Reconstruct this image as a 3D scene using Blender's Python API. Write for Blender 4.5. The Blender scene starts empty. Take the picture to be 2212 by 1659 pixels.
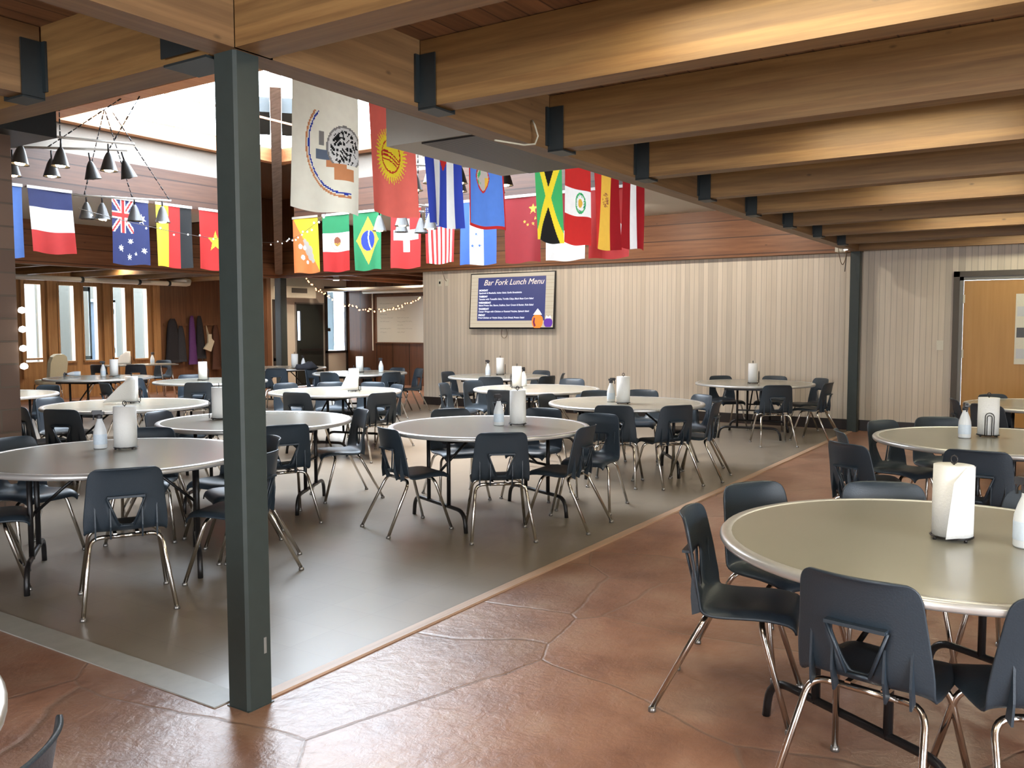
import bpy, math, random
from math import sin, cos, pi, radians, sqrt, atan2, hypot
from mathutils import Vector, Matrix
random.seed(7)
sc = bpy.context.scene
COL = sc.collection

# ------------------------------------------------------------------ materials
MATS = {}
def nodes(name):
    m = bpy.data.materials.new(name); m.use_nodes = True
    nt = m.node_tree; b = nt.nodes['Principled BSDF']
    MATS[name] = m
    return m, nt, b
def N(nt, typ, **kw):
    n = nt.nodes.new(typ)
    for k, v in kw.items():
        if k.startswith('i_'): n.inputs[k[2:].replace('_', ' ')].default_value = v
        else: setattr(n, k, v)
    return n
def plain(name, col, rough=0.5, metal=0.0, noise=0.06, bump=0.0, scale=30, spec=0.5, emit=None, est=1.0, trans=0.0):
    m, nt, b = nodes(name)
    b.inputs['Roughness'].default_value = rough
    b.inputs['Metallic'].default_value = metal
    b.inputs['Specular IOR Level'].default_value = spec
    tc = N(nt, 'ShaderNodeTexCoord'); ns = N(nt, 'ShaderNodeTexNoise'); ns.inputs['Scale'].default_value = scale; ns.inputs['Detail'].default_value = 4
    nt.links.new(tc.outputs['Object'], ns.inputs['Vector'])
    mx = N(nt, 'ShaderNodeMixRGB'); mx.blend_type = 'MIX'
    mx.inputs[1].default_value = (*[c*(1-noise) for c in col], 1); mx.inputs[2].default_value = (*[min(1, c*(1+noise)) for c in col], 1)
    nt.links.new(ns.outputs['Fac'], mx.inputs[0]); nt.links.new(mx.outputs[0], b.inputs['Base Color'])
    if bump:
        bp = N(nt, 'ShaderNodeBump'); bp.inputs['Strength'].default_value = bump; bp.inputs['Distance'].default_value = 0.01
        nt.links.new(ns.outputs['Fac'], bp.inputs['Height']); nt.links.new(bp.outputs[0], b.inputs['Normal'])
    if emit:
        b.inputs['Emission Color'].default_value = (*emit, 1); b.inputs['Emission Strength'].default_value = est
    return m
def wood(name, c1, c2, axis='x', rough=0.5, plank=0.0, plank_axis='z', knots=0.35, lam=0.0, coat=0.0):
    """streaky timber: grain runs along axis; plank = width of separate boards across plank_axis"""
    m, nt, b = nodes(name)
    b.inputs['Roughness'].default_value = rough
    b.inputs['Coat Weight'].default_value = coat
    tc = N(nt, 'ShaderNodeTexCoord')
    mp = N(nt, 'ShaderNodeMapping'); s = {'x': (0.7, 14, 14), 'y': (14, 0.7, 14), 'z': (14, 14, 0.7)}[axis]
    mp.inputs['Scale'].default_value = s
    nt.links.new(tc.outputs['Object'], mp.inputs[0])
    n1 = N(nt, 'ShaderNodeTexNoise'); n1.inputs['Scale'].default_value = 1.6; n1.inputs['Detail'].default_value = 6; n1.inputs['Roughness'].default_value = 0.6
    nt.links.new(mp.outputs[0], n1.inputs['Vector'])
    rp = N(nt, 'ShaderNodeValToRGB'); rp.color_ramp.elements[0].position = 0.32; rp.color_ramp.elements[1].position = 0.68
    rp.color_ramp.elements[0].color = (*c1, 1); rp.color_ramp.elements[1].color = (*c2, 1)
    nt.links.new(n1.outputs['Fac'], rp.inputs[0])
    out = rp.outputs[0]
    # knots
    mp2 = N(nt, 'ShaderNodeMapping'); s2 = {'x': (1.6, 3.4, 3.4), 'y': (3.4, 1.6, 3.4), 'z': (3.4, 3.4, 1.6)}[axis]
    mp2.inputs['Scale'].default_value = s2; nt.links.new(tc.outputs['Object'], mp2.inputs[0])
    vo = N(nt, 'ShaderNodeTexVoronoi'); vo.inputs['Scale'].default_value = 1.7
    nt.links.new(mp2.outputs[0], vo.inputs['Vector'])
    r2 = N(nt, 'ShaderNodeValToRGB'); r2.color_ramp.elements[0].position = 0.03; r2.color_ramp.elements[1].position = 0.075
    r2.color_ramp.elements[0].color = (1-knots, 1-knots, 1-knots, 1); r2.color_ramp.elements[1].color = (1, 1, 1, 1)
    nt.links.new(vo.outputs['Distance'], r2.inputs[0])
    mu = N(nt, 'ShaderNodeMixRGB'); mu.blend_type = 'MULTIPLY'; mu.inputs[0].default_value = 1
    nt.links.new(out, mu.inputs[1]); nt.links.new(r2.outputs[0], mu.inputs[2]); out = mu.outputs[0]
    w = plank or lam
    if w:
        sp = N(nt, 'ShaderNodeSeparateXYZ'); nt.links.new(tc.outputs['Object'], sp.inputs[0])
        src = sp.outputs['XYZ'.index(plank_axis.upper())]
        dv = N(nt, 'ShaderNodeMath', operation='DIVIDE'); dv.inputs[1].default_value = w; nt.links.new(src, dv.inputs[0])
        fl = N(nt, 'ShaderNodeMath', operation='FLOOR'); nt.links.new(dv.outputs[0], fl.inputs[0])
        wn = N(nt, 'ShaderNodeTexWhiteNoise', noise_dimensions='1D'); nt.links.new(fl.outputs[0], wn.inputs['W'])
        mr = N(nt, 'ShaderNodeMapRange'); mr.inputs['To Min'].default_value = 0.72 if plank else 0.86; mr.inputs['To Max'].default_value = 1.08
        nt.links.new(wn.outputs['Value'], mr.inputs['Value'])
        m3 = N(nt, 'ShaderNodeMixRGB'); m3.blend_type = 'MULTIPLY'; m3.inputs[0].default_value = 1
        nt.links.new(out, m3.inputs[1]); nt.links.new(mr.outputs[0], m3.inputs[2]); out = m3.outputs[0]
        if plank:
            fr = N(nt, 'ShaderNodeMath', operation='FRACT'); nt.links.new(dv.outputs[0], fr.inputs[0])
            lt = N(nt, 'ShaderNodeMath', operation='GREATER_THAN'); lt.inputs[1].default_value = 0.07; nt.links.new(fr.outputs[0], lt.inputs[0])
            m4 = N(nt, 'ShaderNodeMixRGB'); m4.inputs[1].default_value = (*[c*0.45 for c in c1], 1)
            nt.links.new(lt.outputs[0], m4.inputs[0]); nt.links.new(out, m4.inputs[2]); out = m4.outputs[0]
            bp = N(nt, 'ShaderNodeBump'); bp.inputs['Strength'].default_value = 0.5; bp.inputs['Distance'].default_value = 0.004
            nt.links.new(lt.outputs[0], bp.inputs['Height']); nt.links.new(bp.outputs[0], b.inputs['Normal'])
    nt.links.new(out, b.inputs['Base Color'])
    return m

wood('glulam_y', (0.150, 0.072, 0.022), (0.265, 0.145, 0.048), 'y', 0.5, lam=0.045, knots=0.55)
wood('glulam_x', (0.16, 0.085, 0.035), (0.25, 0.140, 0.058), 'x', 0.5, lam=0.045, knots=0.55)
wood('deck', (0.16, 0.078, 0.036), (0.27, 0.14, 0.066), 'x', 0.55, plank=0.14, plank_axis='y')
wood('cedar_y', (0.165, 0.062, 0.024), (0.27, 0.115, 0.046), 'y', 0.5, plank=0.28, plank_axis='z', knots=0.5)
wood('cedar_x', (0.20, 0.075, 0.032), (0.32, 0.135, 0.060), 'x', 0.5, plank=0.28, plank_axis='z', knots=0.5)
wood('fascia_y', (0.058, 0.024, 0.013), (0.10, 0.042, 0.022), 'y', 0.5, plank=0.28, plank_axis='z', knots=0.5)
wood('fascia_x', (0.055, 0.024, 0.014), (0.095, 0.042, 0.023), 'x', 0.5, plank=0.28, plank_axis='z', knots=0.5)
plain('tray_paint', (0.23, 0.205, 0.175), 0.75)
wood('skylight_trim', (0.50, 0.20, 0.085), (0.62, 0.29, 0.13), 'x', 0.5)
wood('window_oak', (0.30, 0.15, 0.055), (0.46, 0.255, 0.105), 'z', 0.4)
wood('plywood_brown', (0.10, 0.045, 0.022), (0.17, 0.08, 0.038), 'z', 0.4, knots=0.1)
wood('panel_brown', (0.075, 0.03, 0.014), (0.13, 0.055, 0.026), 'z', 0.28, plank=0.6, plank_axis='y', knots=0.1)
wood('door_ochre', (0.42, 0.215, 0.055), (0.47, 0.25, 0.070), 'z', 0.45, knots=0.02)
wood('threshold', (0.42, 0.27, 0.18), (0.56, 0.38, 0.27), 'x', 0.4, knots=0.1)
wood('rafter_grey', (0.16, 0.11, 0.085), (0.27, 0.20, 0.16), 'y', 0.6)

plain('steel_green', (0.030, 0.040, 0.037), 0.42, 0.0, 0.15, bump=0.05, scale=18)
plain('hanger_steel', (0.012, 0.017, 0.018), 0.45, 0.0, 0.15)
plain('chair_plastic', (0.023, 0.034, 0.046), 0.42, 0.0, 0.12, bump=0.10, scale=160)
plain('chair_blue', (0.018, 0.028, 0.052), 0.38, 0.0, 0.12, bump=0.10, scale=160)
plain('chrome', (0.60, 0.56, 0.51), 0.16, 1.0, 0.04)
plain('glide', (0.30, 0.28, 0.26), 0.35, 0.8, 0.1)
plain('aluminium', (0.60, 0.59, 0.57), 0.30, 0.55, 0.04)
plain('laminate', (0.285, 0.27, 0.222), 0.23, 0.0, 0.02, scale=3, spec=0.55)
plain('black_metal', (0.018, 0.016, 0.016), 0.35, 0.3, 0.1)
plain('wire_black', (0.02, 0.018, 0.018), 0.35, 0.5, 0.1)
plain('paper', (0.80, 0.79, 0.76), 0.85, 0.0, 0.03, bump=0.25, scale=120)
plain('cardboard', (0.35, 0.24, 0.15), 0.8)
plain('bottle_white', (0.72, 0.74, 0.75), 0.35, 0.0, 0.03)
plain('bottle_label', (0.60, 0.68, 0.76), 0.5, 0.0, 0.10, scale=60)
plain('trigger_dark', (0.035, 0.033, 0.036), 0.4)
plain('white_paint', (0.56, 0.53, 0.47), 0.7, 0.0, 0.03)
plain('white_wall', (0.50, 0.46, 0.38), 0.75, 0.0, 0.04)
plain('duct_white', (0.47, 0.455, 0.40), 0.6, 0.0, 0.03)
plain('pipe_white', (0.60, 0.56, 0.46), 0.4, 0.0, 0.04)
plain('baseboard_dark', (0.022, 0.016, 0.014), 0.4)
plain('dark_frame', (0.030, 0.024, 0.020), 0.45)
plain('door_dark', (0.013, 0.017, 0.015), 0.45)
plain('door_trim', (0.075, 0.06, 0.045), 0.5)
plain('jamb_grey', (0.20, 0.195, 0.18), 0.5)
plain('plate_cream', (0.66, 0.63, 0.52), 0.4)
plain('tv_black', (0.012, 0.012, 0.014), 0.3)
plain('concrete', (0.34, 0.33, 0.30), 0.4, 0.0, 0.15, bump=0.15, scale=12)
plain('lamp_grey', (0.06, 0.056, 0.052), 0.38, 0.4, 0.1)
plain('rail_white', (0.62, 0.60, 0.56), 0.25, 0.5, 0.05)
plain('cable', (0.20, 0.15, 0.10), 0.6)
plain('whiteboard', (0.50, 0.52, 0.48), 0.18, 0.0, 0.02)
plain('marker_ink', (0.20, 0.21, 0.21), 0.6)
plain('coat_black', (0.012, 0.012, 0.016), 0.9, 0.0, 0.2)
plain('coat_grey', (0.022, 0.024, 0.030), 0.9, 0.0, 0.2)
plain('coat_purple', (0.085, 0.025, 0.13), 0.8, 0.0, 0.2)
plain('coat_brown', (0.07, 0.025, 0.012), 0.8, 0.0, 0.2)
plain('bag_cream', (0.50, 0.46, 0.34), 0.7, 0.0, 0.1)
plain('cream_vinyl', (0.62, 0.60, 0.42), 0.45, 0.0, 0.05)
plain('snow', (0.55, 0.57, 0.60), 0.8, 0.0, 0.03)
plain('spruce', (0.10, 0.13, 0.12), 0.9, 0.0, 0.4)
plain('door_blue', (0.035, 0.060, 0.085), 0.5)
plain('frame_teal', (0.16, 0.23, 0.27), 0.5)
plain('far_hill', (0.30, 0.36, 0.48), 0.9, 0.0, 0.2, scale=1)
plain('bulb_warm', (1, .8, .5), 0.4, emit=(1.0, 0.72, 0.38), est=26)
plain('bulb_orange', (1, .5, .2), 0.4, emit=(1.0, 0.42, 0.16), est=4.5)
plain('bulb_clear', (.8, .8, .8), 0.2, emit=(1.0, 0.95, 0.88), est=1.2)
plain('tube_light', (1, .9, .7), 0.5, emit=(1.0, 0.93, 0.68), est=11)
plain('downlight', (1, .9, .7), 0.5, emit=(1.0, 0.86, 0.62), est=30)
plain('poster_dark', (0.16, 0.11, 0.07), 0.5, noise=0.5, scale=9)

def glass():
    m = bpy.data.materials.new('thin_glass'); m.use_nodes = True; nt = m.node_tree; nt.nodes.clear()
    o = N(nt, 'ShaderNodeOutputMaterial'); t = N(nt, 'ShaderNodeBsdfTransparent'); g = N(nt, 'ShaderNodeBsdfGlossy'); g.inputs['Roughness'].default_value = 0.02
    t.inputs[0].default_value = (0.94, 0.97, 0.98, 1)
    mx = N(nt, 'ShaderNodeMixShader'); mx.inputs[0].default_value = 0.05; nt.links.new(t.outputs[0], mx.inputs[1]); nt.links.new(g.outputs[0], mx.inputs[2])
    nt.links.new(mx.outputs[0], o.inputs[0]); MATS['glass'] = m
glass()

def boards(name, base, axis, w, lo, hi, groove=0.10, rough=0.55, wmin=0.5):
    m, nt, b = nodes(name); b.inputs['Roughness'].default_value = rough
    tc = N(nt, 'ShaderNodeTexCoord'); sp = N(nt, 'ShaderNodeSeparateXYZ'); nt.links.new(tc.outputs['Object'], sp.inputs[0])
    dv = N(nt, 'ShaderNodeMath', operation='DIVIDE'); dv.inputs[1].default_value = w; nt.links.new(sp.outputs[axis], dv.inputs[0])
    fl = N(nt, 'ShaderNodeMath', operation='FLOOR'); nt.links.new(dv.outputs[0], fl.inputs[0])
    wn = N(nt, 'ShaderNodeTexWhiteNoise', noise_dimensions='1D'); nt.links.new(fl.outputs[0], wn.inputs['W'])
    rp = N(nt, 'ShaderNodeValToRGB'); e = rp.color_ramp.elements
    e[0].position = 0; e[0].color = (*[c*lo for c in base], 1); e[1].position = 1; e[1].color = (*[c*hi for c in base], 1)
    e2 = rp.color_ramp.elements.new(wmin); e2.color = (base[0]*.93, base[1]*0.92, base[2]*0.90, 1)
    nt.links.new(wn.outputs['Value'], rp.inputs[0])
    mp = N(nt, 'ShaderNodeMapping'); mp.inputs['Scale'].default_value = (20, 20, 1.0); nt.links.new(tc.outputs['Object'], mp.inputs[0])
    ns = N(nt, 'ShaderNodeTexNoise'); ns.inputs['Scale'].default_value = 2; ns.inputs['Detail'].default_value = 5; nt.links.new(mp.outputs[0], ns.inputs['Vector'])
    mr = N(nt, 'ShaderNodeMapRange'); mr.inputs['To Min'].default_value = 0.88; mr.inputs['To Max'].default_value = 1.10; nt.links.new(ns.outputs['Fac'], mr.inputs['Value'])
    mu = N(nt, 'ShaderNodeMixRGB'); mu.blend_type = 'MULTIPLY'; mu.inputs[0].default_value = 1; nt.links.new(rp.outputs[0], mu.inputs[1]); nt.links.new(mr.outputs[0], mu.inputs[2])
    fr = N(nt, 'ShaderNodeMath', operation='FRACT'); nt.links.new(dv.outputs[0], fr.inputs[0])
    gt = N(nt, 'ShaderNodeMath', operation='GREATER_THAN'); gt.inputs[1].default_value = groove; nt.links.new(fr.outputs[0], gt.inputs[0])
    m4 = N(nt, 'ShaderNodeMixRGB'); m4.inputs[1].default_value = (*[c*0.66 for c in base], 1)
    nt.links.new(gt.outputs[0], m4.inputs[0]); nt.links.new(mu.outputs[0], m4.inputs[2]); nt.links.new(m4.outputs[0], b.inputs['Base Color'])
    bp = N(nt, 'ShaderNodeBump'); bp.inputs['Strength'].default_value = 0.4; bp.inputs['Distance'].default_value = 0.004
    nt.links.new(gt.outputs[0], bp.inputs['Height']); nt.links.new(bp.outputs[0], b.inputs['Normal'])
boards('panel_beige', (0.65, 0.575, 0.475), 1, 0.083, 0.76, 1.05, wmin=0.16)
boards('siding', (0.060, 0.060, 0.047), 0, 0.05, 0.98, 1.02, groove=0.22)
boards('siding_x', (0.74, 0.72, 0.58), 1, 0.05, 0.98, 1.02, groove=0.22)

def flagstone():
    m, nt, b = nodes('flagstone')
    tc = N(nt, 'ShaderNodeTexCoord')
    nz = N(nt, 'ShaderNodeTexNoise'); nz.inputs['Scale'].default_value = 1.3; nz.inputs['Detail'].default_value = 3; nt.links.new(tc.outputs['Object'], nz.inputs['Vector'])
    mx = N(nt, 'ShaderNodeMixRGB'); mx.blend_type = 'LINEAR_LIGHT'; mx.inputs[0].default_value = 0.09
    nt.links.new(tc.outputs['Object'], mx.inputs[1]); nt.links.new(nz.outputs['Color'], mx.inputs[2])
    vo = N(nt, 'ShaderNodeTexVoronoi', feature='DISTANCE_TO_EDGE'); vo.inputs['Scale'].default_value = 0.72; nt.links.new(mx.outputs[0], vo.inputs['Vector'])
    vc = N(nt, 'ShaderNodeTexVoronoi'); vc.inputs['Scale'].default_value = 0.72; nt.links.new(mx.outputs[0], vc.inputs['Vector'])
    n2 = N(nt, 'ShaderNodeTexNoise'); n2.inputs['Scale'].default_value = 2.4; n2.inputs['Detail'].default_value = 7; n2.inputs['Roughness'].default_value = 0.58; nt.links.new(tc.outputs['Object'], n2.inputs['Vector'])
    rp = N(nt, 'ShaderNodeValToRGB'); e = rp.color_ramp.elements
    e[0].position = 0.28; e[0].color = (0.185, 0.082, 0.050, 1); e[1].position = 0.74; e[1].color = (0.38, 0.235, 0.16, 1)
    ee = e.new(0.5); ee.color = (0.30, 0.150, 0.095, 1)
    nt.links.new(n2.outputs['Fac'], rp.inputs[0])
    sp = N(nt, 'ShaderNodeSeparateColor'); nt.links.new(vc.outputs['Color'], sp.inputs[0])
    mr = N(nt, 'ShaderNodeMapRange'); mr.inputs['To Min'].default_value = 0.82; mr.inputs['To Max'].default_value = 1.15; nt.links.new(sp.outputs[0], mr.inputs['Value'])
    mu = N(nt, 'ShaderNodeMixRGB'); mu.blend_type = 'MULTIPLY'; mu.inputs[0].default_value = 1; nt.links.new(rp.outputs[0], mu.inputs[1]); nt.links.new(mr.outputs[0], mu.inputs[2])
    rc = N(nt, 'ShaderNodeValToRGB'); rc.color_ramp.elements[0].position = 0.001; rc.color_ramp.elements[1].position = 0.007; nt.links.new(vo.outputs['Distance'], rc.inputs[0])
    m2 = N(nt, 'ShaderNodeMixRGB'); m2.inputs[1].default_value = (0.22, 0.13, 0.09, 1); nt.links.new(rc.outputs[0], m2.inputs[0]); nt.links.new(mu.outputs[0], m2.inputs[2])
    nt.links.new(m2.outputs[0], b.inputs['Base Color'])
    rr = N(nt, 'ShaderNodeMapRange'); rr.inputs['To Min'].default_value = 0.29; rr.inputs['To Max'].default_value = 0.37; b.inputs['Coat Weight'].default_value = 0.2; b.inputs['Coat Roughness'].default_value = 0.29; nt.links.new(n2.outputs['Fac'], rr.inputs['Value']); nt.links.new(rr.outputs[0], b.inputs['Roughness'])
    # cleft surface
    n3 = N(nt, 'ShaderNodeTexNoise'); n3.inputs['Scale'].default_value = 12; n3.inputs['Detail'].default_value = 5; n3.inputs['Roughness'].default_value = 0.62; n3.inputs['Distortion'].default_value = 0.25; nt.links.new(tc.outputs['Object'], n3.inputs['Vector'])
    b1 = N(nt, 'ShaderNodeBump'); b1.inputs['Strength'].default_value = 0.5; b1.inputs['Distance'].default_value = 0.012; nt.links.new(n3.outputs['Fac'], b1.inputs['Height'])
    b2 = N(nt, 'ShaderNodeBump'); b2.inputs['Strength'].default_value = 0.5; b2.inputs['Distance'].default_value = 0.004; nt.links.new(rc.outputs[0], b2.inputs['Height']); nt.links.new(b1.outputs[0], b2.inputs['Normal'])
    nt.links.new(b2.outputs[0], b.inputs['Normal'])
flagstone()
def tiles():
    m, nt, b = nodes('hall_tiles')
    tc = N(nt, 'ShaderNodeTexCoord')
    br = N(nt, 'ShaderNodeTexBrick'); br.offset = 0; br.inputs['Scale'].default_value = 1; br.inputs['Brick Width'].default_value = 0.305; br.inputs['Row Height'].default_value = 0.305
    br.inputs['Mortar Size'].default_value = 0.0015; br.inputs['Color1'].default_value = (0.235, 0.195, 0.152, 1); br.inputs['Color2'].default_value = (0.255, 0.213, 0.168, 1); br.inputs['Mortar'].default_value = (0.19, 0.16, 0.13, 1)
    nt.links.new(tc.outputs['Object'], br.inputs['Vector'])
    ns = N(nt, 'ShaderNodeTexNoise'); ns.inputs['Scale'].default_value = 1.6; ns.inputs['Detail'].default_value = 3; nt.links.new(tc.outputs['Object'], ns.inputs['Vector'])
    mr = N(nt, 'ShaderNodeMapRange'); mr.inputs['To Min'].default_value = 0.90; mr.inputs['To Max'].default_value = 1.08; nt.links.new(ns.outputs['Fac'], mr.inputs['Value'])
    mu = N(nt, 'ShaderNodeMixRGB'); mu.blend_type = 'MULTIPLY'; mu.inputs[0].default_value = 1; nt.links.new(br.outputs[0], mu.inputs[1]); nt.links.new(mr.outputs[0], mu.inputs[2]); nt.links.new(mu.outputs[0], b.inputs['Base Color'])
    r2 = N(nt, 'ShaderNodeMapRange'); r2.inputs['To Min'].default_value = 0.285; r2.inputs['To Max'].default_value = 0.30; nt.links.new(ns.outputs['Fac'], r2.inputs['Value']); nt.links.new(r2.outputs[0], b.inputs['Roughness'])
    bp = N(nt, 'ShaderNodeBump'); bp.inputs['Strength'].default_value = 0.08; bp.inputs['Distance'].default_value = 0.01; nt.links.new(ns.outputs['Fac'], bp.inputs['Height']); nt.links.new(bp.outputs[0], b.inputs['Normal'])
tiles()
def masonry():
    m, nt, b = nodes('pillar_stone'); b.inputs['Roughness'].default_value = 0.85
    tc = N(nt, 'ShaderNodeTexCoord'); mp = N(nt, 'ShaderNodeMapping'); mp.inputs['Rotation'].default_value = (pi/2, 0, 0); nt.links.new(tc.outputs['Object'], mp.inputs[0])
    cb = N(nt, 'ShaderNodeCombineXYZ'); sp = N(nt, 'ShaderNodeSeparateXYZ'); nt.links.new(tc.outputs['Object'], sp.inputs[0])
    ad = N(nt, 'ShaderNodeMath', operation='ADD'); nt.links.new(sp.outputs[0], ad.inputs[0]); nt.links.new(sp.outputs[1], ad.inputs[1])
    nt.links.new(ad.outputs[0], cb.inputs[0]); nt.links.new(sp.outputs[2], cb.inputs[1])
    br = N(nt, 'ShaderNodeTexBrick'); br.inputs['Scale'].default_value = 1; br.inputs['Brick Width'].default_value = 0.42; br.inputs['Row Height'].default_value = 0.19; br.inputs['Mortar Size'].default_value = 0.008
    br.inputs['Color1'].default_value = (0.20, 0.13, 0.09, 1); br.inputs['Color2'].default_value = (0.12, 0.075, 0.055, 1); br.inputs['Mortar'].default_value = (0.12, 0.09, 0.065, 1)
    nt.links.new(cb.outputs[0], br.inputs['Vector']); nt.links.new(br.outputs[0], b.inputs['Base Color'])
    bp = N(nt, 'ShaderNodeBump'); bp.inputs['Strength'].default_value = 0.8; bp.inputs['Distance'].default_value = 0.02; bp.invert = True; nt.links.new(br.outputs['Fac'], bp.inputs['Height']); nt.links.new(bp.outputs[0], b.inputs['Normal'])
masonry()
def grille():
    m, nt, b = nodes('vent_grille'); b.inputs['Roughness'].default_value = 0.5
    tc = N(nt, 'ShaderNodeTexCoord'); sp = N(nt, 'ShaderNodeSeparateXYZ'); nt.links.new(tc.outputs['Object'], sp.inputs[0])
    def fr(out, w, t):
        d = N(nt, 'ShaderNodeMath', operation='DIVIDE'); d.inputs[1].default_value = w; nt.links.new(out, d.inputs[0])
        f = N(nt, 'ShaderNodeMath', operation='FRACT'); nt.links.new(d.outputs[0], f.inputs[0])
        g = N(nt, 'ShaderNodeMath', operation='GREATER_THAN'); g.inputs[1].default_value = t; nt.links.new(f.outputs[0], g.inputs[0]); return g.outputs[0]
    a = fr(sp.outputs[0], 0.025, 0.55); c = fr(sp.outputs[0], 0.15, 0.94)
    mx = N(nt, 'ShaderNodeMath', operation='MAXIMUM'); nt.links.new(a, mx.inputs[0]); nt.links.new(c, mx.inputs[1])
    m1 = N(nt, 'ShaderNodeMixRGB'); m1.inputs[1].default_value = (0.02, 0.018, 0.016, 1); m1.inputs[2].default_value = (0.17, 0.155, 0.135, 1); nt.links.new(mx.outputs[0], m1.inputs[0]); nt.links.new(m1.outputs[0], b.inputs['Base Color'])
grille()
def cloth(name, col, tr=0.45):
    if name == 'cream': tr = 0.65
    m = bpy.data.materials.new('cloth_'+name); m.use_nodes = True; nt = m.node_tree; b = nt.nodes['Principled BSDF']
    tc = N(nt, 'ShaderNodeTexCoord'); ns = N(nt, 'ShaderNodeTexNoise'); ns.inputs['Scale'].default_value = 14; nt.links.new(tc.outputs['Object'], ns.inputs['Vector'])
    mx = N(nt, 'ShaderNodeMixRGB'); mx.inputs[1].default_value = (*[c*0.92 for c in col], 1); mx.inputs[2].default_value = (*[min(1, c*1.06) for c in col], 1); nt.links.new(ns.outputs['Fac'], mx.inputs[0])
    nt.links.new(mx.outputs[0], b.inputs['Base Color']); b.inputs['Roughness'].default_value = 0.7
    tl = N(nt, 'ShaderNodeBsdfTranslucent'); nt.links.new(mx.outputs[0], tl.inputs[0])
    ms = N(nt, 'ShaderNodeMixShader'); ms.inputs[0].default_value = tr
    o = nt.nodes['Material Output']; nt.links.new(b.outputs[0], ms.inputs[1]); nt.links.new(tl.outputs[0], ms.inputs[2]); nt.links.new(ms.outputs[0], o.inputs[0])
    return m
CL = {k: cloth(k, v) for k, v in dict(
    red=(0.52, 0.028, 0.025), dred=(0.30, 0.012, 0.016), coral=(0.80, 0.16, 0.12), blue=(0.035, 0.06, 0.36), navy=(0.022, 0.030, 0.12), sky=(0.10, 0.22, 0.62), hblue=(0.05, 0.13, 0.48),
    white=(0.82, 0.80, 0.76), cream=(0.97, 0.90, 0.74), yellow=(0.86, 0.66, 0.04), gold=(0.72, 0.42, 0.06), orange=(0.80, 0.22, 0.06), green=(0.03, 0.25, 0.10), lgreen=(0.06, 0.42, 0.13), black=(0.015, 0.015, 0.015),
    brown=(0.26, 0.08, 0.04), grey=(0.30, 0.28, 0.26), lgrey=(0.48, 0.42, 0.36), copper=(0.72, 0.30, 0.13), bblue=(0.03, 0.06, 0.42), eblue=(0.16, 0.20, 0.27)).items()}
def emis(name, col, st=1.0, rough=0.4):
    return plain(name, [c*0.1 for c in col], rough, emit=col, est=st)
emis('screen_wood', (0.58, 0.50, 0.38), 0.62); emis('screen_line', (0.30, 0.23, 0.15), 0.85); emis('screen_navy', (0.05, 0.06, 0.19), 0.62); emis('screen_white', (0.85, 0.86, 0.95), 0.75)
emis('screen_pink', (0.95, 0.74, 0.62), 0.75); emis('screen_orange', (0.85, 0.20, 0.03), 0.9); emis('screen_purple', (0.10, 0.03, 0.27), 0.9); emis('screen_maroon', (0.15, 0.02, 0.06), 0.9)

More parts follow.
